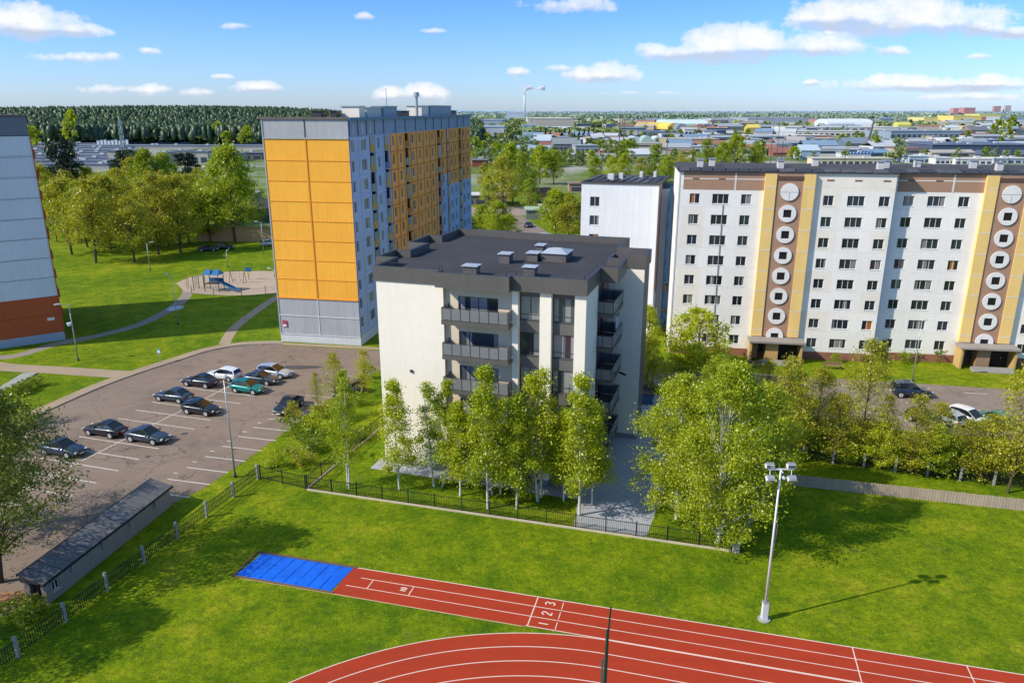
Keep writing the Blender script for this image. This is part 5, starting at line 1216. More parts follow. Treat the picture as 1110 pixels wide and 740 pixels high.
for i, (u, v) in enumerate(((10, 668), (24, 676), (45, 664))):
    p = G(u, v); plant(T['bush'][0], 'bush', 'weedy bush between the shed and the wire fence', 'bush', p[0], p[1], .5, group='weeds by the shed')
# --- park behind the left lawn
rg = random.Random(5)
park = [(62, 262), (78, 276), (95, 268), (104, 285), (120, 270), (133, 262), (146, 284), (160, 268), (172, 276), (183, 266), (196, 274), (205, 264), (90, 250), (112, 250), (140, 250), (168, 252), (190, 250), (210, 250), (228, 262), (52, 250), (246, 256), (75, 240), (125, 240), (180, 240), (60, 232), (100, 232), (122, 228), (150, 232), (200, 236), (220, 238)]
for i, (u, v) in enumerate(park):
    p = G(u, v); kd = 'springbig' if 3 < i < 12 or i % 2 else 'yellow'
    plant(T[kd][i % 3], 'park_tree', 'yellow green spring tree in the park grove behind the left lawn', 'tree', p[0], p[1], rg.uniform(1.1, 1.4), group='park grove behind the left lawn')
for u, v, vt, k, s, lb in ((255, 262, 163, 'yellow', 1.5, 'tall bright tree close to the orange block'), (272, 250, 205, 'thick', 1.0, 'green tree at the corner of the orange end wall'), (228, 248, 205, 'thick', 1.2, 'green tree left of the tall bright one'), (165, 238, 166, 'yellow', 1.1, 'bright green tree between the dark pines'), (185, 236, 170, 'yellow', 1.0, 'pale green tree next to the right dark pine')):
    p = G(u, v); H_ = 9.6 if k == 'yellow' else 8.8; plant(T[k][0], 'park_tree', lb, 'tree', p[0], p[1], s*1.25, sz=ZA(u, vt, p[1])/H_)
for u, v, vt, s, lb in ((78, 235, 156, 1.5, 'broad dark pine before the garages, left'), (148, 226, 165, 1.3, 'dark pine in the middle of the park'), (205, 225, 168, 1.2, 'dark pine near the bright tree'), (138, 224, 170, 1.0, 'small dark pine beside the middle one')):
    p = G(u, v); plant(T['pine'][0 if s > 1.2 else 1], 'pine_tree', lb, 'tree', p[0], p[1], s, sz=ZA(u, vt, p[1])/11.8)
for i in range(14):
    p = G(60+i*17+rg.uniform(-6, 6), 244+rg.uniform(-6, 4)); plant(T['bush'][i % 3], 'bush', 'undergrowth bush below the park grove', 'bush', p[0], p[1], rg.uniform(.9, 1.6), group='undergrowth in the park grove')
# --- trees between the orange block and the white block
MT = [(523, 262, 224, 'yellow', 0), (540, 268, 220, 'yellow', 1), (552, 262, 235, 'yellow', 2), (602, 262, 208, 'yellow', 1), (616, 265, 212, 'springbig', 0), (630, 262, 216, 'yellow', 2), (512, 272, 238, 'thick', 0), (556, 222, 158, 'thick', 1), (545, 226, 172, 'springbig', 1), (570, 212, 168, 'thick', 0), (526, 208, 178, 'springbig', 2), (585, 200, 160, 'yellow', 0), (600, 200, 165, 'yellow', 1), (530, 224, 190, 'thick', 1), (575, 232, 195, 'thick', 0), (645, 200, 172, 'yellow', 2), (662, 196, 170, 'thick', 1), (676, 198, 168, 'yellow', 0), (694, 200, 172, 'springbig', 1), (708, 198, 166, 'thick', 0), (722, 200, 170, 'yellow', 1), (738, 196, 165, 'springbig', 2), (765, 190, 152, 'thick', 0), (782, 192, 156, 'thick', 1), (795, 190, 148, 'yellow', 0), (820, 190, 158, 'thick', 0)]
ml = {'yellow': 'bright yellow green tree in the yards behind the new block', 'thick': 'full green tree in the yards behind the new block', 'springbig': 'brownish budding tree in the yards behind the new block'}
for i, (u, v, vt, kd, k) in enumerate(MT):
    p = G(u, v); H_ = {'yellow': 9.6, 'thick': 8.8, 'springbig': 11.6}[kd]; hs = ZA(u, vt, p[1])/H_
    plant(T[kd][k], 'yard_tree', ml[kd], 'tree', p[0], p[1], max(.9, hs*.95), sz=hs, group='trees in the yards behind the new block, '+kd.replace('springbig', 'budding').replace('thick', 'green'))

# ================================================================== DISTANCE: garages, works, halls
def C_(s): return lin(s)
FM = {}
def fm(rgb, nm=None):
    if isinstance(rgb, str): rgb = tuple(round(c, 3) for c in lin(rgb))
    if rgb not in FM: FM[rgb] = mat('far_colour_%d' % len(FM), rgb, .75, .12, .05, streak=.0)
    return FM[rgb]
far_glass = mat('far_windows', (.06, .08, .11), .3, .3, .2)
BOXES = []
def haze_mix(c, Y):  # distance haze mixed into the wall and roof colours
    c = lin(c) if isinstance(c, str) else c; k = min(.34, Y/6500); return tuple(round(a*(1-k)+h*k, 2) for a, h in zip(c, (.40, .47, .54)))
def hall(name, label, u0, u1, vb, vt, depth, wall_c, roof_c, kind='flat', rz=0, wins=0, cat='building', group=None, rows=1, panels=None):
    """wall between pixels u0..u1 standing on the ground line vb, wall top at vt"""
    um = (u0+u1)/2; X, Y = G(um, vb); D = math.hypot(Y, HC)*1.0; w = (u1-u0)*Y/FPX*1.0; h = max(2.2, ZA(um, vt, Y)); BOXES.append((X, Y, w, depth))
    r = thing(name, label, cat, (X, Y, 0), rz, group); W_ = fm(haze_mix(wall_c, Y)); R_ = fm(haze_mix(roof_c, Y))
    b = MB()
    if kind == 'arch':
        n = 10; b.box(-w/2, w/2, 0, depth, 0, h*.35, W_); b.build('wall', r); b = MB()
        A = [(depth/2-depth/2*math.cos(PI*i/n), h*.35+h*.65*math.sin(PI*i/n)) for i in range(n+1)]
        for i in range(n): b.face([(-w/2, A[i][0], A[i][1]), (w/2, A[i][0], A[i][1]), (w/2, A[i+1][0], A[i+1][1]), (-w/2, A[i+1][0], A[i+1][1])], R_)
        for s in (-1, 1): b.face([(s*w/2, a[0], a[1]) for a in (A if s > 0 else A[::-1])], W_)
        b.build('roof', r)
    elif kind == 'archfront':
        n = 12; A = [(-w/2*math.cos(PI*i/n), h*.2+h*.8*math.sin(PI*i/n)) for i in range(n+1)]
        b.face([(w/2, 0, 0)]+[(a[0], 0, a[1]) for a in A[::-1]]+[(-w/2, 0, 0)], W_)
        b.build('wall', r); b = MB()
        for i in range(n): b.face([(A[i][0], 0, A[i][1]), (A[i+1][0], 0, A[i+1][1]), (A[i+1][0], depth, A[i+1][1]), (A[i][0], depth, A[i][1])], R_)
        b.build('roof', r)
    elif kind == 'gable':
        b.box(-w/2, w/2, 0, depth, 0, h, W_)
        for s in (-1, 1): b.face([(s*w/2, 0, h), (s*w/2, depth, h), (s*w/2, depth/2, h+depth*.22)][::s], W_)
        b.build('wall', r); b = MB(); e = .4
        b.face([(-w/2-e, -e, h-.1), (w/2+e, -e, h-.1), (w/2+e, depth/2, h+depth*.22+.1), (-w/2-e, depth/2, h+depth*.22+.1)], R_); b.face([(-w/2-e, depth+e, h-.1), (w/2+e, depth+e, h-.1), (w/2+e, depth/2, h+depth*.22+.1), (-w/2-e, depth/2, h+depth*.22+.1)][::-1], R_)
        b.build('roof', r)
    else:
        b.box(-w/2, w/2, 0, depth, 0, h, W_); b.build('wall', r); b = MB(); b.box(-w/2-.4, w/2+.4, -.4, depth+.4, h, h+max(.3, h*.06), R_)
        rg_ = random.Random(int(u0*7+vb)); 
        for i in range(int(w/18)+1):
            x = rg_.uniform(-w/2+2, w/2-2) if w > 8 else 0; y = rg_.uniform(1, max(2, depth-3)); b.box(x-1.2, x+1.2, y, y+2, h+.3, h+1.3, fm((.55, .56, .56)))
        b.build('roof', r)
    if wins:
        for row in range(rows):
            for i in range(wins):
                x = -w/2+w*(i+.5)/wins; ww = w/wins*.32; z0 = h*(.15+.8*row/rows); z1 = z0+h*.42/rows
                q = MB(); q.box(x-ww, x+ww, -.12, -.02, z0, z1, fm(panels) if panels else far_glass); q.build('window' if not panels else 'wall_panel', r)
    return r
# garage rows at the left: long low rows with dark blue roofs
gz = [(40, 118, 183, 0), (38, 128, 179, 0), (36, 120, 175.5, 0), (35, 140, 172, 1), (34, 115, 169, 0), (34, 150, 166, 1), (33, 135, 163.5, 0), (60, 290, 161, 1), (33, 120, 159, 0), (90, 292, 157.3, 1), (150, 300, 155.6, 0), (60, 180, 154.6, 1)]
gl = ['nearest', 'second nearest', 'third nearest', 'fourth nearest', 'fifth nearest', 'sixth nearest', 'seventh nearest', 'eighth nearest, very long', 'ninth nearest', 'tenth nearest, very long', 'eleventh nearest', 'farthest']
for (u0, u1, v, k), g_ in zip(gz, gl):
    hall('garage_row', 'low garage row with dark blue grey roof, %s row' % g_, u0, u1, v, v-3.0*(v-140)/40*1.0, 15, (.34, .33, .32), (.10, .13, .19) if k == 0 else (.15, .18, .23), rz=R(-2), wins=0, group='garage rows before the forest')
for i, (u0, u1, vb, vt) in enumerate(((118, 128, 176, 164), (128, 141, 172, 164), (173, 183, 179, 166), (186, 204, 172, 164), (207, 226, 178, 165), (232, 260, 175, 167), (262, 284, 173, 166))):
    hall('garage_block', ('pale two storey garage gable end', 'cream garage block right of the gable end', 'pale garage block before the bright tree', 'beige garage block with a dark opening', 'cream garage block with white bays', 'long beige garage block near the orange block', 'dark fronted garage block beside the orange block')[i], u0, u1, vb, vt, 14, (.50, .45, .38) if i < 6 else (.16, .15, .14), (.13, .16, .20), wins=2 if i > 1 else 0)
for i in range(16):
    u = 107+i*3.9 if i < 9 else 200+(i-9)*5.5; X, Y = G(u, 160 if i < 9 else 157); b = MB(); b.box(-.9, .9, 0, 1.5, 0, 5.4+.4*(i % 3), fm((.72, .74, .75))); b.box(-1.0, 1.0, -.1, 1.6, 5.41+.4*(i % 3), 5.7+.4*(i % 3), fm((.2, .25, .3)))
    tag(b.build('roof_hut', loc=(X, Y, 0)), 'little white roof hut standing in the line above the garage rows', 'hut', 'white huts above the garage rows')
# masts
def mast(label, u, vb, vt, r=.5, m=None, lattice=False, lean=0, name='mast', w=None):
    X, Y = G(u, vb); h = ZA(u, vt, Y); q = thing(name, label, 'mast', (X, Y, 0)); m = m or fm((.32, .35, .36)); b = MB()
    if lattice:
        w = w or 2.2; n = max(6, int(h/4))
        for sx_, sy_ in ((-1, -1), (1, -1), (1, 1), (-1, 1)): b.tube((sx_*w, sy_*w, 0), (sx_*w*.6, sy_*w*.6, h), .22, .16, m, 4)
        for i in range(n):
            z0 = h*i/n; z1 = h*(i+1)/n; k0 = w*(1-.4*i/n); k1 = w*(1-.4*(i+1)/n)
            for a, c in (((-1, -1), (1, -1)), ((1, -1), (1, 1)), ((1, 1), (-1, 1)), ((-1, 1), (-1, -1))):
                b.tube((a[0]*k0, a[1]*k0, z0), (c[0]*k1, c[1]*k1, z1), .12, .12, m, 3, cap=False); b.tube((c[0]*k0, c[1]*k0, z0), (a[0]*k1, a[1]*k1, z1), .12, .12, m, 3, cap=False)
        b.build('lattice', q)
    else: b.tube((0, 0, 0), (lean, 0, h), r, r*.7, m, 6); b.build('pole', q)
    return q, h
mast('thin green lattice mast rising between the garages', 136, 176, 131, lattice=True, w=1.1, m=fm((.22, .33, .33)))
q, h = mast('green lattice tower with platforms left of the mid distance trees', 572.5, 160, 125, lattice=True, w=4.6, m=fm((.12, .30, .22)))
for z, w_ in ((h*.34, 14), (h*.62, 8), (h*.98, 7)):
    b = MB(); b.box(-w_/2, w_/2, -3, 3, z, z+1.2, fm((.35, .42, .40))); b.build('platform', q)
b = MB(); b.box(-4, 4, -4, 4, 0, h*.1, fm((.6, .6, .58))); b.build('base', q)
X, Y = G(568.5, 131); hch = ZA(568.5, 101, Y); q = thing('chimney', 'tall slim pale power plant chimney trailing white smoke', 'chimney', (X, Y, 0)); b = MB(); b.tube((0, 0, 0), (0, 0, hch), Y/FPX*1.1, Y/FPX*.75, fm((.66, .70, .74)), 12); b.build('stack', q, smooth=True)
b = MB(); b.tube((0, 0, hch*.94), (0, 0, hch*.97), Y/FPX*.95, Y/FPX*.95, fm((.5, .3, .28)), 12); b.build('band', q)
mast('slimmer chimney left of the smoking one', 552.7, 131, 117, r=1.6, m=fm((.62, .66, .70)), name='chimney')
# smoke plume made of soft volume puffs
sm, nt, out = nodes('smoke_volume'); vs = N(nt, 'ShaderNodeVolumePrincipled'); vs.inputs['Color'].default_value = (.96, .96, .97, 1)
pos = N(nt, 'ShaderNodeNewGeometry').outputs['Position']; nz = noise(nt, pos, .06, 4)
nt.links.new(math_(nt, 'MULTIPLY', math_(nt, 'SUBTRACT', nz, .38, clamp=True), .35), vs.inputs['Density']); vs.inputs['Emission Color'].default_value = (.9, .93, 1, 1); vs.inputs['Emission Strength'].default_value = .0
df = N(nt, 'ShaderNodeBsdfDiffuse'); df.inputs[0].default_value = (.93, .93, .94, 1); tl = N(nt, 'ShaderNodeBsdfTranslucent'); tl.inputs[0].default_value = (.93, .93, .94, 1); ms = N(nt, 'ShaderNodeMixShader'); ms.inputs[0].default_value = .5
nt.links.new(df.outputs[0], ms.inputs[1]); nt.links.new(tl.outputs[0], ms.inputs[2])
lw_ = N(nt, 'ShaderNodeLayerWeight'); lw_.inputs[0].default_value = .5; tp = N(nt, 'ShaderNodeBsdfTransparent'); m2 = N(nt, 'ShaderNodeMixShader')
nt.links.new(ramp(nt, lw_.outputs['Facing'], [(.25, 0.0), (.85, 1.0)]), m2.inputs[0]); nt.links.new(ms.outputs[0], m2.inputs[1]); nt.links.new(tp.outputs[0], m2.inputs[2]); nt.links.new(m2.outputs[0], out.inputs[0])
import bmesh
bm_ = bmesh.new(); rg = random.Random(3); px = Y/FPX
for du, dv, rr in ((0, 1, 1.2), (.6, 2.6, 1.7), (2, 4, 2.2), (4, 4.8, 2.4), (6.2, 5.3, 2.2), (1.2, 5.5, 1.6), (8.2, 4.8, 1.2), (14.5, 4.6, 1.5), (17, 5, 2.2), (19.2, 5.6, 1.9), (19.6, 3.9, 1.4)):
    mtx = Matrix.Translation((du*px, rg.uniform(-2, 2)*px*.3, dv*px)) @ Matrix.Scale(rr*px*.95, 4)
    bmesh.ops.create_icosphere(bm_, subdivisions=3, radius=1, matrix=mtx)
for v in bm_.verts: v.co += Vector((math.sin(v.co.z*.11), math.sin(v.co.x*.13), math.sin(v.co.x*.1+v.co.z*.07)))*px*.3
me_ = bpy.data.meshes.new('smoke'); bm_.to_mesh(me_); me_.materials.append(sm); me_.polygons.foreach_set('use_smooth', [True]*len(me_.polygons))
o = link('smoke_plume', me_, None, (X, Y, hch)); tag(o, 'white smoke plume drifting right from the tall chimney', 'smoke')
for lb, u, vb, vt, r in (('dark pole left of the yellow halls', 671, 160, 124, .45), ('second dark pole beside the first, shorter', 675.5, 158, 130, .4), ('dark mast before the yellow arched hall', 722, 178, 136, .3), ('thin crane-like mast, left of a close pair', 834.5, 180, 135, .22), ('thin mast, right of the close pair', 841, 178, 137, .22), ('red brown mast before the dark blue hall', 1078, 178, 150, .22)): mast(lb, u, vb, vt, r, fm((.10, .09, .09)))
mast('leaning dark pole among the low white workshops', 940.5, 156, 131, 1.1, fm((.12, .11, .11)), lean=3)
Hs = [
 ('works_hall', 'grey blue roofed hall just right of the orange block', 519, 546, 148, 138, 90, '#c8ccd0', '#8ea4b8', 'flat', 0),
 ('works_hall', 'taller grey roofed hall behind the grey blue one', 521, 544, 139, 130.5, 120, '#9fb0c0', '#8397ab', 'flat', 0),
 ('power_plant', 'large white power plant block under the smoking chimney', 549, 572, 135, 122.5, 90, '#c2cede', '#d6dee8', 'flat', 0),
 ('warehouse', 'long beige warehouse right of the power plant', 573, 621, 140, 129, 160, '#cfc0aa', '#d8c8b0', 'flat', 0),
 ('warehouse', 'beige roofed low hall right of the long beige warehouse', 616, 642, 136, 131.5, 100, '#b8b0a8', '#c9bda8', 'flat', 0),
 ('shed_hall', 'white sheds with pale roofs in front of the dark tree belt', 578, 600, 157, 152.5, 22, '#dcdcd8', '#b9c6cf', 'gable', 2),
 ('brick_house', 'low house with red roof left of the grey roofed house', 584, 600, 163, 158, 12, '#b2a090', '#8d4a3c', 'gable', 0),
 ('office_house', 'dark grey roofed house with a shaded front', 600, 626, 165, 156, 18, '#6f7379', '#83898e', 'gable', 5),
 ('workshop', 'workshop with white columns beside the grey roofed house', 624, 648, 167, 158, 16, '#9ba0a4', '#9fa6aa', 'flat', 5),
 ('workshop', 'low flat workshop with pale blue roof at the trees', 620, 655, 172, 169, 18, '#8f99a0', '#a9bac8', 'flat', 0),
 ('workshop', 'long ramp like pale blue roof below the green tower', 560, 596, 168, 163, 14, '#66788a', '#8ea8bb', 'gable', 0),
 ('workshop', 'low dark blue roofed sheds next to the orange block', 512, 548, 169, 164.5, 22, '#4e5c70', '#3c5778', 'flat', 0),
 ('brick_garage', 'low red brick building next to the orange block', 512, 529, 181, 174, 14, '#9a4a38', '#6d6a68', 'flat', 0),
 ('yellow_hall', 'small yellow vaulted canopy, leftmost of the yellow roofs', 692.5, 702, 138.5, 133.5, 40, '#e3b322', '#e8b818', 'arch', 0),
 ('yellow_hall', 'yellow arched hall, second of the yellow roofs', 705, 722, 140, 133, 50, '#e5b81c', '#f0c414', 'arch', 0),
 ('yellow_hall', 'yellow arched hall beside the dark grey arch', 724, 735, 142.5, 133.5, 60, '#e5b81c', '#f2c818', 'archfront', 0),
 ('arched_hall', 'dark grey arched hall joined to the yellow one', 733, 745, 143, 134, 60, '#8a939b', '#6f8296', 'archfront', 0),
 ('yellow_hall', 'flat yellow roof right of the blue container', 771, 789, 141.5, 137, 50, '#e9a418', '#efb21c', 'arch', 0),
 ('arched_hall', 'long white green vaulted hall behind the yellow roofs', 724, 767, 136.5, 130, 110, '#cfe0d8', '#d4e6df', 'arch', 0),
 ('works_hall', 'blue stack of containers beside the flat yellow roof', 764, 771, 139, 135.5, 30, '#2f5f9e', '#3e6fae', 'flat', 0),
 ('works_hall', 'brick red store beside the blue containers', 756, 764, 139.5, 135.5, 30, '#c07058', '#b8806a', 'flat', 0),
 ('works_hall', 'grey long low roof left of the yellow halls', 673, 700, 145.5, 139, 60, '#74808c', '#7d8b99', 'flat', 7),
 ('works_hall', 'long grey roof running below the yellow halls', 698, 740, 147, 143, 50, '#8d95a0', '#6c7886', 'flat', 9),
 ('works_hall', 'white box building below the grey arch', 742, 754, 146.5, 140.5, 30, '#dadada', '#c4c8cb', 'flat', 3),
 ('works_hall', 'low white building with vaulted skylights', 762, 784, 149.5, 145.5, 30, '#dcdad4', '#e4e4e0', 'flat', 5),
 ('hangar', 'white vaulted hangar left in the row of three', 684, 696, 157, 148, 25, '#c4ccd2', '#a9bcc8', 'archfront', 0),
 ('hangar', 'greenish vaulted hangar middle of the row of three', 695, 708, 158, 147.5, 25, '#a8c0b8', '#9fb8b4', 'archfront', 0),
 ('hangar', 'white vaulted hangar right in the row of three', 707, 720, 156.5, 148, 25, '#d8dcdf', '#c9d4da', 'archfront', 0),
 ('factory', 'long yellowish two storey factory with many windows', 723, 778, 159, 151, 35, '#a89c72', '#b3ada0', 'flat', 12),
 ('workshop', 'white fronted workshop with dark gates below the factory', 746, 774, 165.5, 159, 14, '#d4d8dc', '#b4bcc4', 'flat', 4),
 ('workshop', 'long low grey roof above the white fronted workshop', 716, 752, 163.5, 160.5, 14, '#8a8378', '#8f8a86', 'flat', 0),
 ('works_hall', 'distant long grey hall left of the white hangar', 812, 876, 134, 128, 150, '#8d97a0', '#98a3ac', 'flat', 0),
 ('works_hall', 'distant pale grey hall behind the yellow roof', 772, 815, 133, 129, 150, '#a9b0b4', '#b5bcc0', 'flat', 0),
 ('brick_hall', 'small brick red hall beside the white hangar', 884, 893, 135, 129.5, 40, '#a9604c', '#8f6a60', 'flat', 0),
 ('hangar', 'big white vaulted hangar on the plain', 898, 946, 137, 129, 60, '#cdd6db', '#dfe5e8', 'arch', 0),
 ('workshop', 'long white workshop with a band of windows, nearer', 850, 948, 147.5, 142.5, 45, '#ddd6c8', '#c4c6c6', 'flat', 18),
 ('workshop', 'long white workshop with rooftop lights, farther', 853, 976, 141.6, 138, 60, '#d0cec4', '#d6d4cc', 'flat', 16),
 ('market_hall', 'long low hall with an orange red stripe', 808, 900, 150.5, 147, 30, '#d0825e', '#ddd4c4', 'flat', 0),
 ('market_hall', 'low hall with red and white front left of the stripe hall', 800, 826, 155.5, 151, 20, '#c9b0a0', '#b9c4cc', 'flat', 0),
 ('yellow_store', 'small yellow store at the left of the white workshops', 812, 824, 143.5, 138.5, 20, '#d8b82a', '#e3c83c', 'gable', 0),
 ('workshop', 'red striped low sheds between the masts', 836, 866, 144, 141, 25, '#c65a44', '#cfcac0', 'flat', 0),
 ('workshop', 'red brown low roof under the masts', 838, 864, 169.5, 165.5, 14, '#8a4d3c', '#96584a', 'gable', 0),
 ('workshop', 'blue and white gabled workshop near the block roof', 868, 888, 172.5, 163, 14, '#a9bccc', '#b6c6d4', 'gable', 0),
 ('workshop', 'dark blue grey hall right of the round tree', 916, 942, 163.5, 155.5, 18, '#5c6b7c', '#71808e', 'gable', 0),
 ('shop_building', 'white shop with a blue lettered board', 915, 943, 173, 166.5, 14, '#cfd6dc', '#c4ccd2', 'flat', 0),
 ('workshop', 'long cream low building just beyond the block roof', 884, 966, 179, 172, 12, '#d6c9a4', '#cfc4a8', 'flat', 12),
 ('works_hall', 'long blue grey hall with light front panels', 966, 1044, 150.5, 142.5, 60, '#8593a4', '#7f8c99', 'flat', 14),
 ('works_hall', 'big dark blue hall with pale wall panels', 1011, 1125, 169.5, 157.5, 50, '#3c4a63', '#56627a', 'flat', 8),
 ('works_hall', 'white roofed annex behind the dark blue hall, left', 1040, 1068, 156, 151, 40, '#c9d0d6', '#dfe3e6', 'flat', 0),
 ('works_hall', 'blue roofed annex behind the dark blue hall, right', 1070, 1100, 156.5, 152, 40, '#7186a0', '#6f86a4', 'flat', 0),
 ('works_hall', 'grey ribbed building with dark window bands', 985, 1011, 165, 153.5, 25, '#a5a29c', '#b9b6ae', 'flat', 6),
 ('works_hall', 'slate grey hall left of the ribbed building', 955, 985, 160, 153, 25, '#8a94a6', '#9aa4b2', 'flat', 4),
 ('workshop', 'pale blue fronted building at the edge of the block roof', 985, 1012, 177, 169.5, 14, '#b9c6d0', '#cfd6da', 'flat', 5),
 ('workshop', 'rough white low building above the block roof', 1014, 1034, 178, 171.5, 12, '#d9dad6', '#c9c8c0', 'flat', 4),
 ('workshop', 'cream white low building above the block roof, right', 1036, 1074, 178.5, 172.5, 12, '#e0dccc', '#d6d2c4', 'flat', 6),
 ('workshop', 'low white building at the right frame edge', 1076, 1115, 177.5, 172, 12, '#dcdcd8', '#cfd0cc', 'flat', 5),
 ('storage_tank', 'yellow cylindrical store on the plain', 973.5, 987, 137.5, 132.5, 18, '#d9d030', '#e0d838', 'arch', 0),
 ('yellow_hall', 'yellow distribution hall, long left part', 1002, 1034, 131.5, 127.5, 90, '#e2cf62', '#d8c46c', 'flat', 0),
 ('yellow_hall', 'bright yellow distribution hall, middle part', 1034, 1062, 132, 126, 90, '#eccf1e', '#e8cc30', 'flat', 0),
 ('yellow_hall', 'yellow distribution hall right of the orange one', 1062, 1084, 129, 124, 90, '#e6d238', '#dccc50', 'flat', 0),
 ('orange_hall', 'orange brown hall before the yellow one', 1064, 1078, 131.5, 127, 50, '#b9703e', '#c08050', 'flat', 0),
 ('tower_block', 'distant red apartment block, single narrow one', 1032.5, 1037.5, 128, 118, 30, '#c87468', '#b86a60', 'flat', 0),
 ('tower_block', 'distant wide red apartment block', 1044, 1055.5, 128, 117.5, 40, '#cc6e62', '#c06a60', 'flat', 0),
 ('tower_block', 'distant red apartment block on the right horizon', 1077, 1084, 122, 115.5, 40, '#b97a70', '#b07068', 'flat', 0),
 ('tower_block', 'distant beige apartment block on the right horizon', 1089, 1095, 122, 115, 40, '#c4a89c', '#b89c90', 'flat', 0),
 ('works_hall', 'grey hall right of the yellow distribution halls', 1084, 1115, 132, 127, 60, '#9aa3ab', '#a4adb4', 'flat', 0),
 ('works_hall', 'white and beige hall at the far right edge', 1094, 1118, 138, 132, 50, '#d4cfc0', '#c9c4b8', 'flat', 5),
 ('workshop', 'dark roofed low house right of the round trees', 1052, 1072, 146, 141, 20, '#8c6f68', '#5f6468', 'gable', 3),
 ('workshop', 'white van depot left of the round trees', 1050, 1064, 149.5, 146.5, 18, '#d4d8dc', '#c8ccd0', 'flat', 4),
 ('workshop', 'beige low hall before the yellow distribution halls', 1020, 1052, 140, 136.5, 40, '#cbb89a', '#b5aa98', 'flat', 0),
 ('barracks', 'dark grey low shed beyond the yards, near the white block', 648, 668, 177, 173.5, 14, '#7c7a76', '#8b8c8c', 'gable', 0),
 ('barracks', 'low white roofed shed between the yard trees', 682, 704, 171, 167.5, 14, '#a0a09c', '#c2c8cc', 'gable', 0),
 ('orange_kiosk', 'small orange box building in the trees', 650, 656, 170, 164, 10, '#c26a44', '#a85c40', 'flat', 0),
 ('barracks', 'long pale roof by the far treeline left of the yellow halls', 640, 672, 150, 146, 40, '#b9b4ac', '#c4bcb0', 'flat', 0),
 ('works_hall', 'pale workshop roof among trees under the first yellow hall', 656, 682, 156, 152.5, 24, '#a9a49a', '#b4b8ba', 'flat', 4),
 ('works_hall', 'beige low workshop left of the striped hall', 786, 812, 164, 159, 16, '#b8a888', '#a9a69c', 'flat', 6),
 ('works_hall', 'pale grey workshop roof near the right block left end', 776, 800, 172, 168, 12, '#a9b0b6', '#b9c0c6', 'flat', 4),
 ('works_hall', 'low white roof strip right of the factory', 780, 806, 154, 150, 20, '#cfd2d2', '#dcdedd', 'flat', 4),
 ('works_hall', 'grey flat roof between the workshops and the tree', 884, 918, 160.5, 156, 20, '#a39d92', '#b7b3a9', 'flat', 6),
 ('works_hall', 'beige flat hall left of the leaning pole', 870, 905, 153.5, 150.5, 30, '#c9c0ae', '#b4b1aa', 'flat', 5),
 ('works_hall', 'pale long roof behind the big dark blue hall', 1000, 1050, 154, 151, 30, '#b6b8b8', '#c6c8c8', 'flat', 8),
]
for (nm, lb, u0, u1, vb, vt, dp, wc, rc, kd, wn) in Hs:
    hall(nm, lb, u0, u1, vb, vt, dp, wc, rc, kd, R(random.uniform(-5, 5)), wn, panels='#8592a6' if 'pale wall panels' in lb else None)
# near yards behind the new block
def yard_house(lb, u, v, w, d, h, wc, rc, kind, rz=0, wn=2):
    Y_ = G(u, v)[1]; hall('yard_building', lb, u-w*FPX/Y_/2, u+w*FPX/Y_/2, v, G_v(u, v, h), d, wc, rc, kind, R(rz), wn)
def G_v(u, v, h):
    X_, Y_ = G(u, v); z_ = h-HC; dd = Y_*math.cos(PITCH)-z_*math.sin(PITCH); up = Y_*math.sin(PITCH)+z_*math.cos(PITCH); return 370-FPX*up/dd
yard_house('small brick house with a reddish brown roof on the yard', 590, 222, 7, 8, 3.4, '#c0905c', '#7d4a35', 'gable', 20)
yard_house('long low building with white roof beside the orange block', 520, 222, 18, 8, 3, '#7a7268', '#d4d2cc', 'flat', 0, 5)
yard_house('greenish flat carport roof behind the yard trees', 612, 238, 22, 7, 2.6, '#70776c', '#a4b8a0', 'flat', 0, 0)
yard_house('beige garden wall building behind the playground', 258, 262, 20, 4, 3.6, '#b9946a', '#8a9a58', 'flat', -5, 0)
yard_house('low white building among the park trees', 250, 224, 16, 8, 4, '#c9c6be', '#a4a29c', 'flat', 0, 4)
yard_house('dark brown barn roof beside the orange block edge', 290, 246, 9, 9, 5, '#5f5048', '#4a4342', 'gable', 30, 1)
yard_house('brown long shed between the two rear roads', 648, 208, 22, 7, 3, '#a58672', '#8f7668', 'flat', 0, 4)
# lettering board on the shop (blurred dashes of a long sign)
X, Y = G(929, 173.2); b = MB()
for i in range(9): b.box(-9+i*2.1, -9+i*2.1+1.4, -.4, -.2, 3.6, 5.0 if i % 3 else 5.4, fm((.05, .16, .42)))
tag(b.build('sign_board', loc=(X, Y-.8, 0)), 'blue sign lettering along the front of the white shop', 'sign')
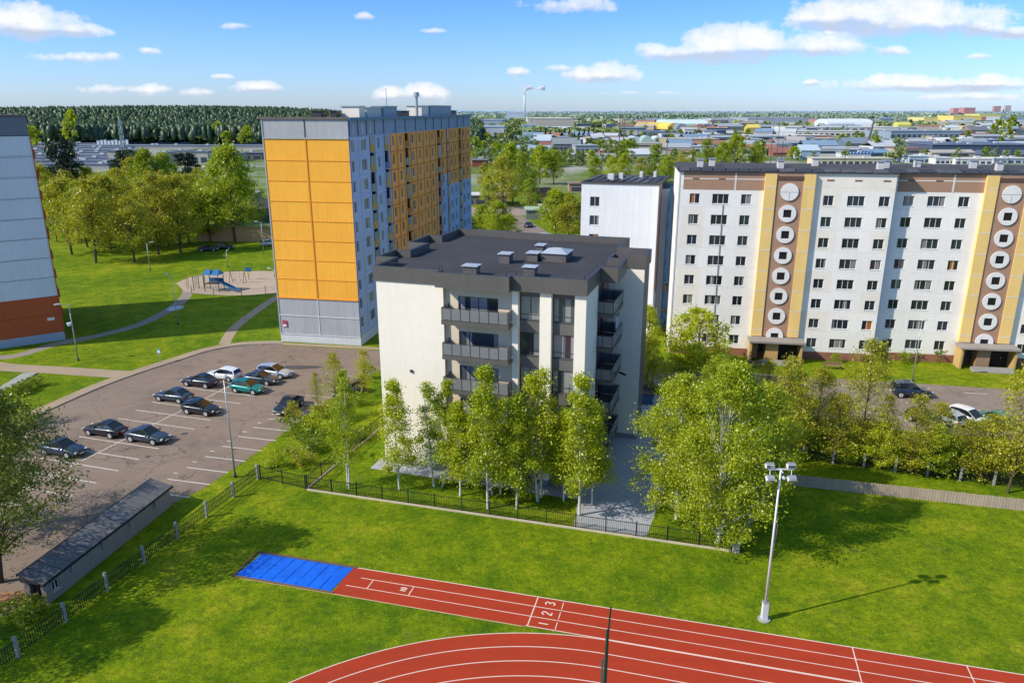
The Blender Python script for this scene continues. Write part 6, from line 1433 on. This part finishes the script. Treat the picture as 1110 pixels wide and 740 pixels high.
# --- terrain rise under the forest
def hillh(x, y):
    a = max(0, min(1, (y-640)/420)); s = max(0, min(1, (-x-20)/380)); return 17*a*a*(3-2*a)*s*(1+.08*math.sin(x*.01))
b = MB(); nx, ny = 40, 16
for j in range(ny+1):
    for i in range(nx+1): x = -1100+i*36; y = 640+j*60; b.v.append((x, y, hillh(x, y)*min(1, (nx-i)/6)+.05-(.3 if j == 0 or i == nx else 0)))
for j in range(ny):
    for i in range(nx): a = j*(nx+1)+i; b.f.append((a, a+1, a+nx+2, a+nx+1)); b.m.append(b.mi(fm((.014, .028, .012))))
struct('forest_hill', b)
b = MB(); hz_ = fm((.33, .45, .58))  # hill colour is the pale blue of distance haze
for (x0, x1, y, h) in ((-5000, 600, 9500, 45), (-300, 4500, 11500, 16), (2500, 8500, 10500, 22)):
    n = 60; P_ = [(x0+(x1-x0)*i/n, h*(math.sin(PI*i/n)**.6)*(.75+.12*math.sin(i*1.7+x0)+.1*math.sin(i*.6))) for i in range(n+1)]
    for i in range(n): b.face([(P_[i][0], y, 0), (P_[i+1][0], y, 0), (P_[i+1][0], y+400, P_[i+1][1]), (P_[i][0], y+400, P_[i][1])], hz_)
struct('far_hills', b)
# --- conifer forest as one mass
def blob(b, x, y, z, h, r, k, rg, conif=True):
    i = len(b.v); n = 5; a0 = rg.random()*6
    if conif:
        for (zz, rr) in ((.3, .8), (.58, 1.05), (.84, .72)):
            for j in range(n): a = a0+2*PI*j/n; q = rr*r*rg.uniform(.5, 1.3); b.v.append((x+q*math.cos(a), y+q*math.sin(a), z+h*(zz+rg.uniform(-.05, .05))))
        b.v.append((x, y, z+h))
        for l in range(2):
            for j in range(n): b.f.append((i+l*n+j, i+l*n+(j+1) % n, i+(l+1)*n+(j+1) % n, i+(l+1)*n+j)); b.m.append(k)
        for j in range(n): b.f.append((i+2*n+j, i+2*n+(j+1) % n, i+3*n)); b.m.append(k)
    else:
        for q in range(16):
            c = Vector((rg.gauss(0, .42)*r, rg.gauss(0, .42)*r, h*rg.uniform(.2, .95))); s = r*rg.uniform(.3, .6); n1 = Vector((rg.gauss(0, 1), rg.gauss(0, 1), rg.gauss(0, 1)+.5)).normalized(); u = n1.orthogonal().normalized()*s; w = n1.cross(u)
            i = len(b.v); p = c+Vector((x, y, z)); b.v.extend([tuple(p-u), tuple(p+w), tuple(p+u), tuple(p-w)]); b.f.append((i, i+1, i+2, i+3)); b.m.append(k)
rg = random.Random(9)
conif = leaf_mat('conifer_far', (.028, .058, .024), (.055, .10, .036), .1)
b = MB(); k = b.mi(conif); kb = b.mi(leaf_mat('leaves_wood_edge', (.05, .10, .03), (.16, .22, .05), .2))
for i in range(19000):
    y = 690+(rg.random()**1.35)*760; xl = -.73*y; xr = -.03*y-8; x = rg.uniform(xl-60, xr)
    if x > -160 and rg.random() < .35: continue
    if rg.random() < (.22 if y < 735 else .05): blob(b, x, y, hillh(x, y), rg.uniform(7, 15), rg.uniform(3.5, 5.5), kb, rg, False)
    else: blob(b, x, y, hillh(x, y), rg.uniform(10.5, 18.5)*(1.0 if x < -150 else .75), rg.uniform(2.2, 4.6), k, rg)
o = b.build('conifer_forest', smooth=True); tag(o, 'dark green conifer forest filling the left horizon', 'forest', kind='stuff')
for i, (u, vb, vt) in enumerate(((79, 158, 122), (30, 162, 137), (40, 160, 139), (237, 157, 134), (246, 158, 143), (267, 160, 138), (170, 156, 143))):
    X, Y = G(u, vb); plant(T['distant'][3], 'lone_tree', ('tall narrow yellow green tree in front of the dark forest', 'yellow green tree at the forest edge near the left block', 'second yellow green tree at the forest edge near the left block', 'pale green tree at the forest edge left of the orange block', 'low yellow bush-like tree before the forest', 'round yellow tree before the forest next to the orange block', 'small green tree at the middle of the forest edge')[i], 'tree', X, Y, (vb-vt)*Y/FPX/9*(.6 if i == 0 else .95), sz=(vb-vt)*Y/FPX/9)
# --- distant deciduous belts as one mass, thinning between the halls
def inb(x, y, m=6):
    for X, Y, w, d in BOXES:
        if abs(x-X) < w/2+m and -m-12*(Y/400) < y-Y < d+m: return True
    return False
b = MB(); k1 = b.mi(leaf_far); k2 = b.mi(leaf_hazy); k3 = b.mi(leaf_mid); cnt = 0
hz2 = leaf_mat('leaves_very_hazy', (.26, .37, .36), (.40, .50, .46), .25); k4 = b.mi(hz2)  # blue-grey leaf colour carries the strongest distance haze
while cnt < 9000:
    y = 900+(rg.random()**1.6)*5600; x = rg.uniform(-.35*y if y > 1500 else -40, .80*y)
    cl = math.sin(x*.006+y*.002)+math.sin(x*.0021-y*.004+1)+math.sin(y*.009)*.8
    if y < 1900 and cl < .55: 
        cnt += .15; continue
    if inb(x, y): cnt += .05; continue
    opn = x/y > .13 and y < 2700
    if opn and rg.random() < .82: cnt += .1; continue
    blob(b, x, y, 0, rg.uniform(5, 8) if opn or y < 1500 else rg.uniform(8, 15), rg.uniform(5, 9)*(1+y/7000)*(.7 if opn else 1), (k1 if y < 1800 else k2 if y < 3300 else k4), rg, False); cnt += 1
tag(b.build('distant_woodland'), 'hazy band of mixed trees under the horizon behind the industrial plain', 'woodland', kind='stuff')
# --- many small low buildings scattered over the plain, alike within their colour
SC = [('white', (.62, .62, .60), (.50, .53, .56)), ('beige', (.52, .44, .33), (.42, .39, .35)), ('grey', (.30, .32, .34), (.34, .37, .41)), ('blue roofed', (.42, .45, .48), (.20, .30, .42)), ('rust roofed', (.45, .38, .33), (.32, .16, .11))]
cnt = 0
while cnt < 190:
    u = rg.uniform(548, 1116); v = 128+rg.random()*(44 if u > 690 else 30); X, Y = G(u, v); w_ = rg.uniform(9, 30)*(1+Y/2500); d_ = rg.uniform(8, 18); h_ = rg.uniform(2.8, 5)*(1+Y/5000)
    if inb(X, Y, 5): continue
    nm_, wc, rc = SC[rg.choice((0, 0, 1, 2, 2, 3, 4))]; BOXES.append((X, Y, w_, d_))
    r = thing('low_building', 'small %s low building among many on the industrial plain' % nm_, 'building', (X, Y, 0), R(rg.uniform(-25, 20)), 'small %s buildings of the industrial plain' % nm_)
    q = MB(); q.box(-w_/2, w_/2, 0, d_, 0, h_, fm(wc)); q.build('wall', r); q = MB()
    if rg.random() < .5: q.box(-w_/2-.3, w_/2+.3, -.3, d_+.3, h_, h_+.35, fm(rc))
    else:
        q.face([(-w_/2-.3, -.3, h_), (w_/2+.3, -.3, h_), (w_/2+.3, d_/2, h_+d_*.2), (-w_/2-.3, d_/2, h_+d_*.2)], fm(rc)); q.face([(-w_/2-.3, d_+.3, h_), (w_/2+.3, d_+.3, h_), (w_/2+.3, d_/2, h_+d_*.2), (-w_/2-.3, d_/2, h_+d_*.2)][::-1], fm(rc))
    q.build('roof', r)
    if Y < 900:
        q = MB(); q.box(-w_*.35, w_*.35, -.1, -.02, h_*.4, h_*.75, far_glass); q.build('window', r)
    cnt += 1
# --- individual trees of the industrial plain
cnt = 0
while cnt < 290:
    u = rg.uniform(508, 1118); v = 142+rg.random()**1.1*(40 if u < 730 else 34); X, Y = G(u, v)
    if inb(X, Y, 3): continue
    dens = 1.0 if u < 690 else .55 if u < 860 else .33
    if rg.random() > dens: continue
    kd = rg.choice((0, 0, 1, 1, 2, 3)); s = rg.uniform(.6, 1.05)
    plant(T['distant'][kd], 'distant_tree', ('loose green tree on the industrial plain', 'round mid green tree on the industrial plain', 'narrow upright tree on the industrial plain', 'round yellow green tree on the industrial plain')[kd], 'tree', X, Y, s, sz=s*rg.uniform(.8, 1.05), group=('loose green', 'round mid green', 'narrow upright', 'round yellow green')[kd]+' trees of the industrial plain'); cnt += 1
for (u, vb, vt, k, lb) in ((560, 166, 132, 2, 'tall dark poplar left of the green lattice tower'), (552, 166, 138, 2, 'grey green poplar beside the tall dark one'), (1080, 150, 131, 1, 'big round tree, left of the pair right of the blue grey hall'), (1094, 148, 128, 1, 'big round tree, right of the pair right of the blue grey hall'), (1048, 152, 142, 1, 'small round tree at the corner of the blue grey hall'), (893, 164, 152, 0, 'round orange green tree near the masts'), (948, 164, 149, 1, 'green tree by the leaning pole'), (968, 176, 152, 0, 'loose tree left of the ribbed building'), (820, 182, 156, 1, 'round green tree at the left above the block roof'), (522, 150, 136, 1, 'round olive tree close to the orange block'), (515, 172, 150, 1, 'dark round tree touching the orange block')):
    X, Y = G(u, vb); hh = (vb-vt)*Y/FPX/9; plant(T['distant'][k], 'distant_tree', lb, 'tree', X, Y, hh*(1 if k != 2 else .7), sz=hh)
for i in range(14):
    u = 586+i*5.2; X, Y = G(u, 152+2*math.sin(i)); plant(T['distpine'][0], 'dark_tree', 'dark green tree in the belt before the beige warehouse', 'tree', X, Y, .75, sz=rg.uniform(.65, 1.0), group='dark trees before the beige warehouse')

# ================================================================== SKY, SUN, CAMERA
SUN_EL, SUN_HEAD = R(37.5), R(19)            # light travels toward +x, slightly away from the camera
w = bpy.data.worlds.new('World'); sc.world = w; w.use_nodes = True; w.cycles.sampling_method = 'NONE'; nt = w.node_tree; nt.nodes.clear()
out = nt.nodes.new('ShaderNodeOutputWorld'); bg = nt.nodes.new('ShaderNodeBackground'); nt.links.new(bg.outputs[0], out.inputs[0])
sky = nt.nodes.new('ShaderNodeTexSky'); sky.sky_type = 'NISHITA'; sky.sun_disc = False; sky.sun_elevation = SUN_EL; sky.sun_rotation = R(251); sky.altitude = 30; sky.air_density = 1.0; sky.dust_density = .35; sky.ozone_density = 2.5
bg.inputs['Strength'].default_value = .15
tc = N(nt, 'ShaderNodeTexCoord').outputs['Generated']
sx = N(nt, 'ShaderNodeSeparateXYZ'); nt.links.new(tc, sx.inputs[0])
yy = math_(nt, 'MAXIMUM', math_(nt, 'ABSOLUTE', sx.outputs[1]), .05)
px_ = math_(nt, 'DIVIDE', sx.outputs[0], yy); pz_ = math_(nt, 'DIVIDE', sx.outputs[2], yy)
cv = N(nt, 'ShaderNodeCombineXYZ'); nt.links.new(px_, cv.inputs[0]); nt.links.new(math_(nt, 'MULTIPLY', pz_, 1.35), cv.inputs[1])
n_big = noise(nt, cv.outputs[0], 14, 8, .62); n_s = noise(nt, mapping(nt, cv.outputs[0], (1, 1, 1), loc=(4, 4, 0)), 30, 7, .65)
# cloud list: direction (x/y, z/y), half sizes, density
def dirof(u, v):
    r = ray(u, v); return r[0]/r[1], r[2]/r[1]
CL = [(975, 17, 128, 24, 1), (900, 14, 60, 16, .9), (1050, 24, 60, 16, .7), (800, 46, 80, 22, 1), (745, 56, 60, 12, .9), (870, 48, 85, 14, .9), (1100, 34, 34, 8, .8), (970, 54, 22, 6, .7), (655, 78, 40, 12, 1), (606, 73, 22, 5, .5), (561, 77, 16, 6, .7), (424, 102, 20, 9, 1), (461, 100, 26, 11, 1), (25, 22, 62, 20, 1), (75, 32, 40, 9, .9), (280, 94, 32, 7, .8), (135, 96, 56, 7, .7), (210, 99, 25, 6, .6), (80, 61, 60, 7, .6), (160, 54, 20, 5, .6), (394, 17, 14, 5, .6), (470, 33, 18, 4, .6), (258, 27, 22, 5, .55), (1010, 90, 120, 10, .9), (1075, 88, 60, 9, .8), (1050, 104, 90, 5, .5), (615, 4, 80, 12, .45), (880, 89, 12, 4, .6), (240, 83, 16, 4, .6), (1062, 60, 20, 5, .5), (700, 100, 90, 3, .25), (-260, 40, 160, 30, .9), (1400, 50, 180, 30, .9), (1700, -100, 260, 60, .9), (-500, -150, 300, 60, .9)]
tot = None; shd = None
for (u, v, rx, ry, dn) in CL:
    rx *= 1.08; ry *= 1.35
    cx, cz = dirof(u, v); ex_, ez_ = dirof(u+rx, v)[0]-cx, cz-dirof(u, v+ry)[1]
    a = math_(nt, 'MULTIPLY', math_(nt, 'SUBTRACT', px_, cx), 1/abs(ex_)); c = math_(nt, 'MULTIPLY', math_(nt, 'SUBTRACT', pz_, cz-ez_*.25), 1/abs(ez_))
    # flat bottoms: below the centre the ellipse closes faster
    c2 = math_(nt, 'MULTIPLY', math_(nt, 'MINIMUM', c, 0.0), 1.6); c = math_(nt, 'ADD', math_(nt, 'MAXIMUM', c, 0.0), c2)
    d = math_(nt, 'SUBTRACT', 1.0, math_(nt, 'ADD', math_(nt, 'MULTIPLY', a, a), math_(nt, 'MULTIPLY', c, c)))
    d = math_(nt, 'MULTIPLY', math_(nt, 'MAXIMUM', d, -1.5), 1.0)
    d = math_(nt, 'ADD', d, dn-1)
    s_ = math_(nt, 'MULTIPLY', c, math_(nt, 'MAXIMUM', math_(nt, 'ADD', d, .5), 0.0))
    tot = d if tot is None else math_(nt, 'MAXIMUM', tot, d); shd = s_ if shd is None else math_(nt, 'ADD', shd, s_)
m_ = math_(nt, 'ADD', tot, math_(nt, 'MULTIPLY', math_(nt, 'SUBTRACT', n_big, .5), 3.0)); m_ = math_(nt, 'ADD', m_, math_(nt, 'MULTIPLY', math_(nt, 'SUBTRACT', n_s, .5), 1.9))
alpha = ramp(nt, m_, [(-.0, 0.0), (.35, .55), (1.0, 1.0)])
alpha = math_(nt, 'MULTIPLY', alpha, .93); alpha = math_(nt, 'MULTIPLY', alpha, math_(nt, 'GREATER_THAN', sx.outputs[2], 0.0))
sh_ = math_(nt, 'ADD', math_(nt, 'ADD', math_(nt, 'MULTIPLY', shd, .75), .45), math_(nt, 'MULTIPLY', math_(nt, 'SUBTRACT', n_s, .5), 1.3), clamp=True)
ccol = ramp(nt, sh_, [(.12, (3.9, 4.4, 5.4)), (.62, (6.9, 6.85, 7.0))])
# clear sky low down: saturate the Nishita blue the way the photograph shows it
hs = N(nt, 'ShaderNodeHueSaturation'); hs.inputs['Saturation'].default_value = 1.15; hs.inputs['Value'].default_value = 1.0; nt.links.new(sky.outputs[0], hs.inputs['Color'])
skyc = hs.outputs[0]
el = math_(nt, 'MULTIPLY', sx.outputs[2], 1.0, clamp=True)
tint = ramp(nt, el, [(0.0, (.66, .86, 1.45)), (.10, (.52, .78, 1.30)), (.22, (.36, .64, 1.18)), (.36, (.28, .56, 1.10)), (.45, (.5, .75, 1.1)), (.6, (2.1, 1.8, 1.35)), (1.0, (2.1, 1.8, 1.35))])  # overhead part, out of view, warmed and brightened as added fill light
skyc = mixc(nt, 1.0, skyc, tint, 'MULTIPLY')
nt.links.new(mixc(nt, alpha, skyc, ccol), bg.inputs['Color'])
sl_ = bpy.data.lights.new('sun', 'SUN'); sl_.energy = 5.0; sl_.angle = R(.5); sl_.color = (1, .92, .79)
so = bpy.data.objects.new('sun', sl_); C.objects.link(so)
dv_ = Vector((math.cos(SUN_HEAD)*math.cos(SUN_EL), math.sin(SUN_HEAD)*math.cos(SUN_EL), -math.sin(SUN_EL))); so.rotation_euler = dv_.to_track_quat('-Z', 'Y').to_euler()
cd = bpy.data.cameras.new('camera'); co = bpy.data.objects.new('camera', cd); C.objects.link(co); sc.camera = co
cd.sensor_width = 36; cd.lens = 36*FPX/1110; cd.clip_start = .5; cd.clip_end = 30000
co.location = (0, 0, HC); co.rotation_euler = (R(90)-PITCH, 0, 0)
sc.view_settings.view_transform = 'Standard'; sc.view_settings.look = 'None'; sc.view_settings.exposure = 0; sc.view_settings.gamma = 1
sc.cycles.max_bounces = 5; sc.cycles.diffuse_bounces = 3; sc.cycles.glossy_bounces = 2; sc.cycles.transmission_bounces = 3; sc.cycles.transparent_max_bounces = 6; sc.cycles.caustics_reflective = False; sc.cycles.caustics_refractive = False
